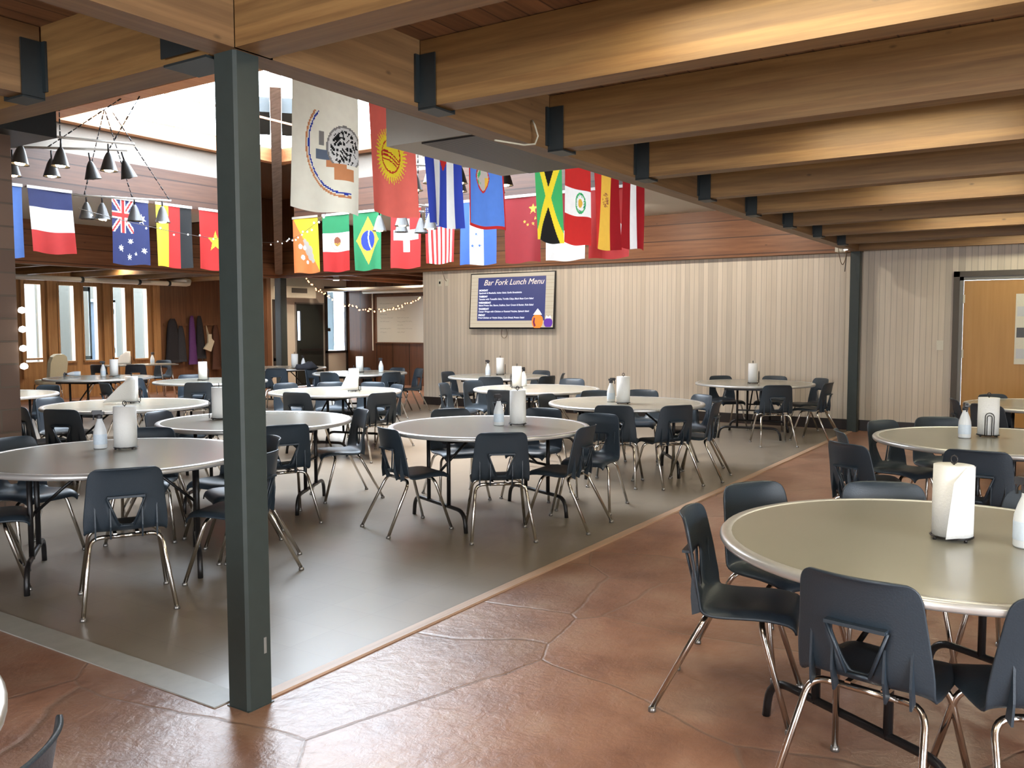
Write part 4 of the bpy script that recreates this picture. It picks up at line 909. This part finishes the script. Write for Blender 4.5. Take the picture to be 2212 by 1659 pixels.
coat(15.12, 15.42, 0.50, 1.68, 'coat_brown', 'dark brown coat near the right end of the rail')
b = MB(); b.poly([(-.02, .16), (.09, .16), (.09, .05), (.17, -.03), (.06, -.30), (-.16, -.22), (-.02, -.06)], 0, .05, Matrix.Translation((14.93, FY-0.20, 1.28)) @ Matrix.Rotation(pi/2, 4, 'X'))
tg = tag(b.build('tote_bag', 'bag_cream'), 'crumpled cream tote bag hanging among the dark coats', 'bag')
MB().tube([(14.92, FY-0.2, 1.42), (14.93, FY-0.15, 1.66), (14.97, FY-.2, 1.42)], 0.012, 6).build('strap', 'bag_cream', tg)

# ------------------------------------------------------------------ furniture
def bend(a, c, d_, n=5, r=0.05):
    """rounded corner at c between a and d"""
    a, c, d_ = Vector(a), Vector(c), Vector(d_); p = c+(a-c).normalized()*r; q = c+(d_-c).normalized()*r
    return [p.lerp(c, t_).lerp(c.lerp(q, t_), t_) for t_ in [i/n for i in range(n+1)]]
def shell_mesh():
    rows = [(.236, .412, .185, 0), (.230, .440, .20, 0), (.190, .457, .207, 0), (.08, .452, .212, 0), (-.04, .440, .216, 0), (-.115, .442, .220, 0), (-.160, .458, .225, .3), (-.186, .495, .228, 1), (-.198, .548, .226, 1), (-.206, .60, .220, 1), (-.216, .655, .214, 1), (-.226, .70, .209, 1), (-.238, .755, .204, 1), (-.248, .795, .199, 1), (-.258, .820, .182, 1), (-.272, .830, .160, 1)]
    hf = [.3, .3, .3, .3, .3, .26, .2, .155, .26, .37, .47, .47, .47, .47, .47, .47]
    b = MB(); nr = len(rows); nc = 13
    for k, (y, z, hw, bk) in enumerate(rows):
        h = hf[k]; us = [-1, -.95, -.82, -.65 if h < .6 else -.7, -h, -h/2, 0, h/2, h, .65, .82, .95, 1]
        for u in us:
            e = abs(u)
            if bk: off_y = 0.040*e**2.4*bk; off_z = 0
            else: off_y = 0; off_z = (0.016*e**2 if k > 2 else .006*e**2)-(0.030*max(0, e-.9)/.1 if k < 6 else 0)
            if 0 < bk < 1: off_z = -0.01*e**4
            b.v.append(Vector((u*hw, y+off_y, z+off_z)))
    for k in range(nr-1):
        for i in range(nc-1):
            if k in (7, 8, 9) and 4 <= i <= 7: continue
            a = k*nc+i; b.face((a, a+1, a+nc+1, a+nc), 0, True)
    o = b.build('seat_shell', 'chair_plastic')
    s = o.modifiers.new('s', 'SUBSURF'); s.levels = 1; s.render_levels = 1; s.boundary_smooth = 'PRESERVE_CORNERS'
    q = o.modifiers.new('q', 'SOLIDIFY'); q.thickness = 0.009; q.offset = -1
    bpy.context.view_layer.update()
    me = bpy.data.meshes.new_from_object(o.evaluated_get(bpy.context.evaluated_depsgraph_get())); me.name = 'seat_shell'; me.polygons.foreach_set('use_smooth', [True]*len(me.polygons))
    bpy.data.objects.remove(o); return me
SHELL = shell_mesh()
def make_chair():
    t = empty('stacking_chair', (0, 0, 0))
    o = bpy.data.objects.new('seat_shell', SHELL); COL.objects.link(o); o.parent = t
    b = MB()
    for x_, z1_ in ((-.085, .60), (.085, .60), (-.165, .68), (.165, .68)):
        y1 = -.186+(.02 if abs(x_) > .1 else 0)
        q = len(b.v); tt = .004
        for s in (-tt, tt): b.v += [Vector((x_+s, -.15, .430)), Vector((x_+s, -.185, .415)), Vector((x_+s, -.208+(.016 if abs(x_) > .1 else 0), .49)), Vector((x_+s, y1-.016, z1_)), Vector((x_+s, y1, .50))]
        b.face([q+i for i in range(5)]); b.face([q+5+i for i in range(5)][::-1])
        for i in range(5): j = (i+1) % 5; b.face((q+i, q+5+i, q+5+j, q+j))
    # flange round the handle opening
    pts = [(-.102, .662), (.102, .662), (.038, .492), (-.038, .492)]
    for i in range(4):
        (xa, za), (xb, zb) = pts[i], pts[(i+1) % 4]
        ya = -.216 if za > .6 else -.192; yb = -.216 if zb > .6 else -.192
        b.tube([(xa, ya-.008, za), (xb, yb-.008, zb)], 0.0065, 5)
    b.box(-.10, .10, -.245, -.212, .660, .672)
    b.build('back_ribs', 'chair_plastic', t)
    MB().tube([(-.11, -.125, .418), (.11, -.125, .418)], .0125, 10).tube([(-.11, .10, .418), (.11, .10, .418)], .0125, 10).box(-.07, -.05, -.13, .11, .420, .436).box(.05, .07, -.13, .11, .420, .436).build('seat_frame', 'chrome', t)
    for s in (-1, 1):
        for y0_, yf in ((-.125, -.335), (.10, .225)):
            k = (s*.178, y0_, .418); f = (s*.245, yf, .014)
            pts = [(s*.10, y0_, .418)]+bend((s*.10, y0_, .418), (s*.192, y0_, .418), f, 6, .065)+[f]
            l = MB().tube(pts, .0125, 10).build('leg', 'chrome', t)
            MB().lathe([(.0, 0), (.017, 0), (.018, .010), (.014, .022)], 12, c=(f[0], f[1], 0)).build('foot_glide', 'glide', l)
    return t
CH = make_chair(); USED = [False]
def chair(x, y, hd, lab, grp):
    """hd = heading angle (deg) the sitter looks towards; x,y = point under the back's top edge"""
    c = CH if not USED[0] else copy_tree(CH); USED[0] = True
    a = radians(hd); c.location = (x+cos(a)*.27, y+sin(a)*.27, 0); c.rotation_euler = (0, 0, a-pi/2)
    tag(c, lab, 'chair', grp); return c

ZT, RT = 0.785, 0.866
def make_table():
    t = empty('round_table', (0, 0, 0)); n = 72
    MB().lathe([(0, -.022), (RT-.012, -.022), (RT-.012, 0), (RT-.03, .0005), (0, .0005)], n, c=(0, 0, ZT)).build('tabletop', 'laminate', t)
    MB().lathe([(RT-.046, -.026), (RT-.006, -.030), (RT, -.020), (RT, -.007), (RT-.008, .002), (RT-.044, .0035), (RT-.048, .0)], n, c=(0, 0, ZT)).build('edge_band', 'aluminium', t)
    b = MB(); b.box(-.62, .62, -.34, -.28, ZT-.075, ZT-.023); b.box(-.62, .62, .28, .34, ZT-.075, ZT-.023); b.box(-.60, -.52, -.34, .34, ZT-.075, ZT-.023); b.box(.52, .60, -.34, .34, ZT-.075, ZT-.023)
    b.build('apron', 'black_metal', t)
    for s in (-1, 1):
        x_ = s*.50; b = MB()
        for y_ in (-.17, .17): b.tube([(x_, y_, ZT-.04), (x_, y_, .16)], .017, 8)
        A, B_, C_, D_ = (x_, -.44, 0), (x_, -.42, .17), (x_, .42, .17), (x_, .44, 0)
        b.tube([A]+bend(A, B_, C_, 6, .11)+bend(B_, C_, D_, 6, .11)+[D_], .017, 8)
        b.tube([(x_, -.17, .42), (x_, .17, .42)], .012, 6)
        b.build('leg_frame', 'black_metal', t)
        MB().tube([(x_, 0, .42), (s*.30, 0, .60), (s*.12, 0, ZT-.04)], .011, 6).build('brace', 'black_metal', t)
    return t
TB = make_table(); TU = [False]
TAB = {'T1': (3.806, .44, -30), 'T2': (7.42, .52, 10), 'T3': (10.92, .25, 30), 'T4': (12.88, 4.10, 10), 'T5': (8.855, 4.264, -55), 'T6': (6.164, 4.262, -23), 'T7': (5.407, 6.335, -60), 'T8': (3.44, 5.43, -35), 'T9': (8.416, 8.292, 15),
       'T10': (10.205, 6.268, 40), 'T11': (12.363, 8.344, 0), 'T12': (5.745, 8.828, -20), 'T13': (8.581, 13.946, 20), 'T14': (8.971, 11.542, 70), 'T15': (5.60, 11.67, 0), 'T17': (11.996, 11.187, 30), 'T18': (12.64, 13.92, 0), 'T19': (.250, 2.465, 0)}
TL = {'T1': ('large round folding table at the right front edge of the photo', 'the front right table'), 'T2': ('round folding table behind the front right one, with a spray bottle and towel roll', 'the second right table'), 'T3': ('round folding table at the right edge in front of the ochre door', 'the ochre door table'),
      'T4': ('round folding table standing alone against the panelled wall near the wall post', 'the lone wall table'), 'T5': ('round folding table in the middle row right of centre', 'the right-of-centre table'), 'T6': ('round folding table at the centre of the photo, nearest in the middle row', 'the centre table'),
      'T7': ('round folding table just right of the green post, partly hidden by it', 'the post-side table'), 'T8': ('round folding table at the left front, cut by the green post', 'the left front table'), 'T9': ('round folding table behind the post-side table, with a towel roll trailing a sheet', 'the trailing-sheet table'),
      'T10': ('round folding table behind the centre table, below the wall screen', 'the table below the screen'), 'T11': ('farthest round folding table along the panelled wall under the screen', 'the farthest panelled-wall table'), 'T12': ('round folding table at the left behind the front left one, with a flared towel sheet', 'the second left table'),
      'T13': ('round folding table at the far left with a fallen white bottle on it', 'the far left window table'), 'T14': ('round folding table left of the green post below the yellow and black striped flag', 'the far table left of post'), 'T15': ('round folding table half behind the stone pillar', 'the table behind the pillar'),
      'T17': ('round folding table in front of the whiteboard', 'the whiteboard table'), 'T18': ('round folding table in front of the dark door', 'the dark door table'), 'T19': ('round folding table whose pale edge shows in the lower left corner', 'the corner table'), 'T16': ('', 'the rectangular table')}
for k, (x_, y_, r_) in TAB.items():
    o = TB if not TU[0] else copy_tree(TB); TU[0] = True
    o.location = (x_, y_, 0); o.rotation_euler = (0, 0, radians(r_)); tag(o, TL[k][0], 'table', 'round folding tables')
t = empty('rectangular_table', (12.05, 18.0, 0), radians(-12), 'long rectangular folding table below the tall windows', 'table')
MB().box(-.75, .75, -.36, .36, ZT-.025, ZT).build('tabletop', 'laminate', t)
for s in (-1, 1):
    for q in (-1, 1): MB().tube([(s*.62, q*.28, ZT-.02), (s*.68, q*.30, 0)], .015, 6).build('leg', 'chrome', t)
TC = {k: (v[0], v[1]) for k, v in TAB.items()}; TC['T16'] = (12.05, 18.0)
# chairs: table, back-top x, y, which one
CHAIRS = [
 ('T1', 3.62, 1.47, 'at its left end, seen side-on'), ('T1', 4.41, 1.44, 'at its far left, front lit pale blue'), ('T1', 4.80, .86, 'behind it, only the wide top edge showing'), ('T1', 2.90, .60, 'very front, back to the camera'), ('T1', 3.02, -.04, 'at the right photo edge, back to the camera'), ('T1', 4.90, .10, 'far side at the right photo edge'),
 ('T2', 6.24, 1.38, 'left side, dark back with handle hole'), ('T2', 7.0, 1.60, 'narrow side view at its upper left'), ('T2', 7.90, 1.46, 'behind its left part, pale blue front'), ('T2', 8.48, 1.08, 'behind it just left of the spray bottle'), ('T2', 6.30, .56, 'in front, behind the big towel roll'),
 ('T3', 10.67, 1.22, 'blue-lit one at its left'), ('T3', 10.05, .85, 'dark one hidden by the spray bottle'), ('T3', 11.60, .92, 'behind it at the photo edge'),
 ('T4', 11.82, 3.43, 'in front with its back to the camera'), ('T4', 13.75, 3.30, 'at its right showing the back hole'), ('T4', 12.75, 2.95, 'rightmost, seen side-on'), ('T4', 14.02, 4.12, 'against the wall, only the top showing'), ('T4', 13.62, 4.92, 'against the wall at its left'),
 ('T5', 7.94, 3.97, 'front left, back to the camera'), ('T5', 8.32, 3.40, 'front centre, back to the camera'), ('T5', 9.78, 3.68, 'at its right, back hole visible'), ('T5', 9.02, 3.22, 'rightmost, turned half away'), ('T5', 10.15, 4.65, 'behind its right part'), ('T5', 9.72, 5.12, 'just behind it at the middle'), ('T5', 8.86, 5.36, 'behind its left edge'),
 ('T6', 5.47, 3.66, 'front centre, back to the camera'), ('T6', 6.25, 3.30, 'front right, back to the camera'), ('T6', 7.18, 3.72, 'right side, turned towards the camera', 38), ('T6', 7.37, 4.42, 'behind its right part, top edge only'), ('T6', 5.23, 4.66, 'left side, seen from behind at an angle'), ('T6', 6.82, 5.20, 'behind its left part, top edge only'),
 ('T7', 6.33, 5.82, 'right side, narrow profile facing left'), ('T7', 4.98, 5.45, 'front, dark top just right of the green post'), ('T7', 4.50, 6.90, 'left side in profile beside the towel holder'), ('T7', 5.08, 7.40, 'behind it left of the green post'),
 ('T12', 6.35, 7.98, 'near right side, dark back top'), ('T8', 2.94, 4.55, 'in front with its back to the camera'), ('T8', 4.42, 4.93, 'nearer one right of the green post'), ('T8', 4.72, 5.58, 'right side, farther one right of the green post'), ('T8', 4.27, 6.26, 'behind it, blue-grey top'), ('T8', 3.30, 6.58, 'behind it at the left photo edge'),
 ('T8', 3.84, 4.35, 'front right, hidden partly by the green post'), ('T8', 2.52, 5.90, 'left side, seat entering from the photo edge'),
 ('T9', 7.48, 8.08, 'in front, dark back to the camera'), ('T9', 9.20, 9.16, 'behind it at the middle'), ('T9', 8.66, 9.56, 'behind it at the left'), ('T9', 9.52, 8.60, 'behind its right part'), ('T9', 9.28, 7.90, 'right end, facing left'), ('T9', 8.05, 7.10, 'near right, dark back with an open hole'),
 ('T10', 9.14, 6.18, 'in front, hidden behind the spray bottle'), ('T10', 10.50, 7.60, 'left side, back with an open hole'), ('T10', 9.80, 7.62, 'far left, turned half away'), ('T10', 11.75, 6.55, 'behind its right part'),
 ('T11', 12.34, 9.48, 'at its left end by the wall corner'), ('T11', 11.42, 7.88, 'in front, dark back to the camera'), ('T11', 12.15, 7.20, 'front right'), ('T11', 13.60, 8.20, 'between it and the wall'), ('T11', 12.90, 7.35, 'right end, seen from the side'),
 ('T12', 4.70, 8.38, 'near left, large dark back with an open hole'), ('T12', 4.68, 9.10, 'at its left edge next to the stone pillar'), ('T12', 5.45, 9.95, 'behind it, grey top'),
 ('T16', 10.75, 17.60, 'left end, pale blue front'), ('T15', 6.69, 12.03, 'right side, blue-lit back'), ('T14', 7.30, 11.85, 'left side in the shade'),
 ('T14', 8.10, 10.72, 'in front, dark wide back'), ('T14', 9.40, 12.66, 'behind it, pale top edge'), ('T14', 8.20, 12.35, 'far left in profile'),
 ('T16', 11.25, 16.95, 'in front, dark back'), ('T16', 13.1, 18.55, 'behind its right end'),
 ('T17', 11.02, 11.06, 'front left, dark back to the camera'), ('T17', 11.75, 10.16, 'front right, back with an open hole'), ('T17', 13.09, 10.61, 'rightmost, side view facing left'), ('T17', 13.09, 11.17, 'behind its right part'), ('T17', 12.78, 11.90, 'behind it at the middle'), ('T17', 11.75, 12.28, 'behind its left part under a dark jacket'),
 ('T18', 11.64, 13.05, 'in front, just right of the green post'), ('T19', .875, 1.64, 'whose curved back top shows in the lower left corner')]
CHPOS = []
for tn, x_, y_, w_, *ro in CHAIRS:
    tx, ty = TC[tn]; hd = math.degrees(atan2(ty-y_, tx-x_))+(ro[0] if ro else 0); CHPOS.append((x_, y_, hd))
    chair(x_, y_, hd, 'dark chair at '+TL[tn][1]+', '+w_, 'stacking chairs round the tables')
# cream armchair by the windows, dark jacket, folded things
t = empty('padded_chair', (10.15, 18.4, 0), radians(200), 'cream padded high-back chair in front of the tall windows', 'chair')
MB().lathe([(0.0, .42), (.22, .42), (.25, .46), (.24, .52), (0, .54)], 20).build('seat', 'cream_vinyl', t)
b = MB(); pts = [(-.24, 0), (.24, 0), (.25, .35), (.20, .48), (.10, .53), (-.10, .53), (-.20, .48), (-.25, .35)]
b.poly(pts, -.04, .04, Matrix.Translation((0, .22, .54)) @ Matrix.Rotation(radians(82), 4, 'X')); b.build('backrest', 'cream_vinyl', t)
for s in (-1, 1):
    for q in (-1, 1): MB().tube([(s*.17, q*.17, .43), (s*.21, q*.21, 0)], .013, 6).build('leg', 'chrome', t)
b = MB(); rr = random.Random(2)
b.lathe([(.0, .0), (.20, .0), (.24, .03), (.20, .08), (.10, .12), (0, .13)], 14); 
for v in b.v: v.x *= 1.2*(1+.1*sin(v.y*30)); v.y *= .5; v.z *= 1+.3*sin(v.x*22)
tag(b.build('jacket', 'coat_black', None, (11.78, 12.34, .825)), 'crumpled black jacket lying on the chair back at the table facing the whiteboard', 'jacket')

# ------------------------------------------------------------------ towel holders, rolls, bottles
def make_holder():
    t = empty('towel_holder', (0, 0, 0)); b = MB(); n = 28
    b.tube([(.078*cos(2*pi*i/n), .078*sin(2*pi*i/n), .012) for i in range(n+1)], .0035, 6); b.tube([(-.078, 0, .012), (.078, 0, .012)], .0035, 6); b.tube([(0, -.078, .012), (0, .078, .012)], .0035, 6)
    for i in range(4): a = pi/4+i*pi/2; b.lathe([(0, 0), (.007, 0), (.007, .012), (0, .014)], 8, c=(.078*cos(a), .078*sin(a), 0))
    b.build('base_ring', 'wire_black', t)
    b = MB(); b.tube([(0, 0, .012), (0, 0, .305)], .004, 6); b.tube([(0, .012*cos(a), .318+.016*sin(a)) for a in [-pi/2+2*pi*i/12 for i in range(13)]], .0035, 6); b.build('rod', 'wire_black', t)
    b = MB()
    for w_, h_ in ((.030, .185), (.016, .165)):
        P = [(.088, -w_, .012), (.088, -w_, h_-w_)]+[(.088, w_*sin(a), h_-w_+w_*cos(a)) for a in [-pi/2+pi*i/8 for i in range(9)]]+[(.088, w_, .012)]
        b.tube(P, .003, 6)
    b.build('tension_arm', 'wire_black', t)
    return t
def make_roll():
    t = empty('paper_towel_roll', (0, 0, 0)); R_ = .066
    MB().lathe([(.020, .0), (R_, .0), (R_+.001, .14), (R_, .28), (.020, .28)], 32).build('towel', 'paper', t)
    MB().lathe([(.019, .001), (.021, .001), (.021, .2795), (.019, .2795), (.019, .001)], 20).build('core', 'cardboard', t)
    return t
def sheet(t, a0, length, flare, sg=1, h=.28, z0=0.0, R_=.068):
    b = MB(); n, m = 14, 6; a = radians(a0); tx, ty = -sin(a)*sg, cos(a)*sg; ox, oy = cos(a), sin(a)
    for j in range(m+1):
        v = j/m
        for i in range(n+1):
            s = i/n; ang = -0.9*sg*(1-min(1, s*2)); 
            if s < .5: px_, py_ = R_*cos(a+ang), R_*sin(a+ang)
            else:
                q = (s-.5)*2*length*(1+flare*(1-v)); px_, py_ = ox*R_+tx*q+ox*q*q*1.2, oy*R_+ty*q+oy*q*q*1.2
            zz = z0+h*v-(0.0 if s < .5 else (s-.5)*2*.09*flare*v*1.2)
            b.v.append(Vector((px_, py_, max(z0+.002, zz))))
    for j in range(m):
        for i in range(n): q = j*(n+1)+i; b.face((q, q+1, q+n+2, q+n+1), 0, True)
    o = b.build('loose_sheet', 'paper', t); o.modifiers.new('s', 'SOLIDIFY').thickness = .0012
def make_bottle():
    t = empty('spray_bottle', (0, 0, 0))
    MB().lathe([(0, 0), (.040, 0), (.044, .006), (.044, .105), (.042, .125), (.030, .165), (.019, .195), (.017, .215), (0, .215)], 24).build('bottle', 'bottle_white', t)
    b = MB(); b.lathe([(.0445, .03), (.0448, .031), (.0448, .10), (.0445, .101)], 24); b.build('label', 'bottle_label', t)
    b = MB(); b.lathe([(.020, .210), (.021, .214), (.021, .235), (.015, .240), (0, .24)], 16); b.box(-.013, .045, -.012, .012, .238, .268); b.box(-.030, -.010, -.010, .010, .236, .258)
    b.tube([(.030, 0, .245), (.042, 0, .225), (.040, 0, .200)], .005, 6); b.lathe([(0, 0), (.006, 0), (.006, .012), (0, .012)], 8, c=(.048, 0, .250))
    b.build('trigger_head', 'trigger_dark', t)
    return t
HO, RO, BO = make_holder(), make_roll(), make_bottle(); IU = {'h': 0, 'r': 0, 'b': 0}
def inst(p, k, loc, rz, lab, cat_, grp):
    o = p if not IU[k] else copy_tree(p); IU[k] = 1
    o.location = loc; o.rotation_euler = (0, 0, radians(rz)); return tag(o, lab, cat_, grp)
ZI = ZT+.003
def roll_on(x_, y_, arm, tn, extra='', sh=None, s=1.0):
    inst(HO, 'h', (x_, y_, ZI), arm, 'black wire towel holder on '+TL[tn][1], 'towel holder', 'wire towel holders on the tables')
    r = inst(RO, 'r', (x_, y_, ZI+.016), 0, 'white paper towel roll '+extra+'on '+TL[tn][1], 'paper towel roll', 'paper towel rolls on the tables')
    r.scale = (s, s, 1)
    if sh: SH.append((r, sh))
SH = []
roll_on(3.86, .42, 0, 'T1', 'with a loose draped sheet ', (222, .05, .55, -1), 1.12)
roll_on(7.60, .60, 190, 'T2', '', None, 1.12); roll_on(12.70, 4.07, -60, 'T4'); roll_on(8.69, 4.22, 20, 'T5', '', None, 1.1); roll_on(6.33, 4.08, 30, 'T6', '', (-60, .05, .3))
roll_on(10.12, 6.53, 100, 'T10'); roll_on(12.71, 8.55, -50, 'T11'); roll_on(8.50, 8.04, -75, 'T9', 'trailing a long sheet ', (225, .10, .9, -1)); roll_on(12.02, 11.22, 10, 'T17'); roll_on(12.42, 13.36, 10, 'T18')
roll_on(5.26, 6.66, 140, 'T7', 'half hidden by the green post '); roll_on(3.63, 5.61, 45, 'T8', '', None, 1.15); roll_on(5.88, 8.94, 0, 'T12', 'with a wide flared sheet ', (225, .13, 1.1, -1)); roll_on(8.82, 13.90, 0, 'T13'); roll_on(8.94, 11.70, 0, 'T14')
roll_on(11.82, 18.1, 0, 'T16', 'with a curling sheet ', (225, .13, .8, -1))
for r, sh in SH: sheet(r, *sh)
def bot(x_, y_, rz, tn, ex=''): return inst(BO, 'b', (x_, y_, ZI if tn != 'T16' else ZT), rz, 'white spray bottle '+ex+'on '+TL[tn][1], 'spray bottle', 'spray bottles on the tables')
bot(3.86, .165, 60, 'T1'); bot(7.40, .74, 200, 'T2'); bot(8.83, 4.44, -60, 'T5', 'behind the towel roll '); bot(6.22, 4.20, 160, 'T6'); bot(10.50, 6.66, 190, 'T10'); bot(12.38, 8.58, 150, 'T11'); bot(12.25, 10.90, 160, 'T17'); bot(12.52, 13.22, 200, 'T18'); bot(3.54, 5.77, 130, 'T8'); bot(8.72, 14.06, 160, 'T13', 'standing upright '); bot(12.35, 17.95, 0, 'T16')
o = bot(8.45, 14.35, 0, 'T13', 'lying on its side '); o.rotation_euler = (0, radians(90), radians(150)); o.location = (8.55, 14.45, ZI+.045)

# ------------------------------------------------------------------ light
def spot(loc, w, size=radians(150), col=(1.0, 0.83, 0.66), rot=(0, 0, 0)):
    l = bpy.data.lights.new('lamp_beam', 'SPOT'); l.energy = w; l.spot_size = size; l.spot_blend = 1.0; l.color = col; l.shadow_soft_size = 0.05
    o = bpy.data.objects.new('lamp_beam', l); COL.objects.link(o); o.location = loc; o.rotation_euler = rot
for i, q in enumerate(LAMPS):
    if i < 7: spot(q, 45, size=radians(110))
    else: spot(q, 60, size=radians(118), rot=(0, radians(-12), 0))
for k, yy in enumerate((4.3, 6.2, 8.1, 10.0)):  # downlights added to the soffit only to brighten the screen wall
    t = empty('downlight', (12.5, yy, ZS-0.012), 0, 'added flush downlight in the white soffit, brightening the screen wall', 'downlight', 'added soffit downlights')
    MB().lathe([(0.08, 0.012), (0.08, 0.0), (0.0, 0.0)], 18).build('lens', 'plate_cream', t)
    spot((12.5, yy, ZS-0.04), 60, size=radians(150), rot=(0, radians(-48), 0), col=(1.0, 0.90, 0.76))
for q in ((11.2, 17.4), (13.0, 17.4), (17.0, 16.5), (17.2, 14.0), (15.2, 17.2)):  # extra downlights added to lift the dim window side and alcove
    t = empty('downlight', (q[0], q[1], ZD-0.012), 0, 'added flush downlight in the ceiling deck, brightening the area beyond the hall', 'downlight', 'added deck downlights')
    MB().lathe([(0.11, 0.012), (0.11, 0.0), (0.0, 0.0)], 18).build('lens', 'downlight', t)
    spot((q[0], q[1], ZD-0.05), 110)
spot((15.3, 15.0, 2.70), 200)
world = bpy.data.worlds.new('World'); sc.world = world; world.use_nodes = True
nt = world.node_tree; bg = nt.nodes['Background']
tc = N(nt, 'ShaderNodeTexCoord'); sp = N(nt, 'ShaderNodeSeparateXYZ'); nt.links.new(tc.outputs['Generated'], sp.inputs[0])
rp = N(nt, 'ShaderNodeValToRGB'); rp.color_ramp.elements[0].position = 0.0; rp.color_ramp.elements[0].color = (0.88, 0.93, 1.0, 1); rp.color_ramp.elements[1].position = 0.6; rp.color_ramp.elements[1].color = (0.78, 0.88, 1.0, 1)
nt.links.new(sp.outputs[2], rp.inputs[0]); nt.links.new(rp.outputs[0], bg.inputs[0]); bg.inputs[1].default_value = 12.5
def portal(name, loc, rot, sx, sy):
    l = bpy.data.lights.new(name, 'AREA'); l.shape = 'RECTANGLE'; l.size = sx; l.size_y = sy; l.cycles.is_portal = True
    o = bpy.data.objects.new(name, l); COL.objects.link(o); o.location = loc; o.rotation_euler = rot; return o
portal('sky_portal', ((SX0+SX1)/2, (SY0+SY1)/2, 4.64), (0, 0, 0), SX1-SX0, SY1-SY0)
portal('window_portal', (11.8, FY+0.2, 1.75), (radians(-90), 0, 0), 3.2, 1.8)
portal('window_portal', (-0.25, BY0-0.2, 1.65), (radians(90), 0, 0), 5.5, 1.9)
portal('window_portal', (BX0-0.2, 1.7, 1.65), (0, radians(-90), 0), 1.9, 3.0)

# ------------------------------------------------------------------ camera
cd = bpy.data.cameras.new('Camera'); cam = bpy.data.objects.new('Camera', cd); COL.objects.link(cam); sc.camera = cam
f, p, r, psi, Hc = 1893., .0662, -.0021, .5787, 1.64
F = Vector((cos(psi)*cos(p), sin(psi)*cos(p), -sin(p))); R0 = Vector((sin(psi), -cos(psi), 0)); U0 = R0.cross(F)
R = R0*cos(r)+U0*sin(r); U = -R0*sin(r)+U0*cos(r)
cam.matrix_world = Matrix(((R.x, U.x, -F.x, 0), (R.y, U.y, -F.y, 0), (R.z, U.z, -F.z, Hc), (0, 0, 0, 1)))
cd.sensor_fit = 'HORIZONTAL'; cd.sensor_width = 36; cd.lens = 36*f/2212; cd.clip_start = 0.05; cd.clip_end = 300
sc.view_settings.view_transform = 'Standard'; sc.view_settings.look = 'None'; sc.view_settings.gamma = 1; sc.view_settings.use_curve_mapping = False
sc.view_settings.exposure = 0.84
sc.cycles.use_denoising = True
sc.cycles.use_adaptive_sampling = True; sc.cycles.adaptive_threshold = 0.08; sc.cycles.adaptive_min_samples = 24
sc.cycles.max_bounces = 6; sc.cycles.diffuse_bounces = 3; sc.cycles.glossy_bounces = 2; sc.cycles.transparent_max_bounces = 8
sc.cycles.caustics_reflective = False; sc.cycles.caustics_refractive = False
sc.cycles.sample_clamp_indirect = 6
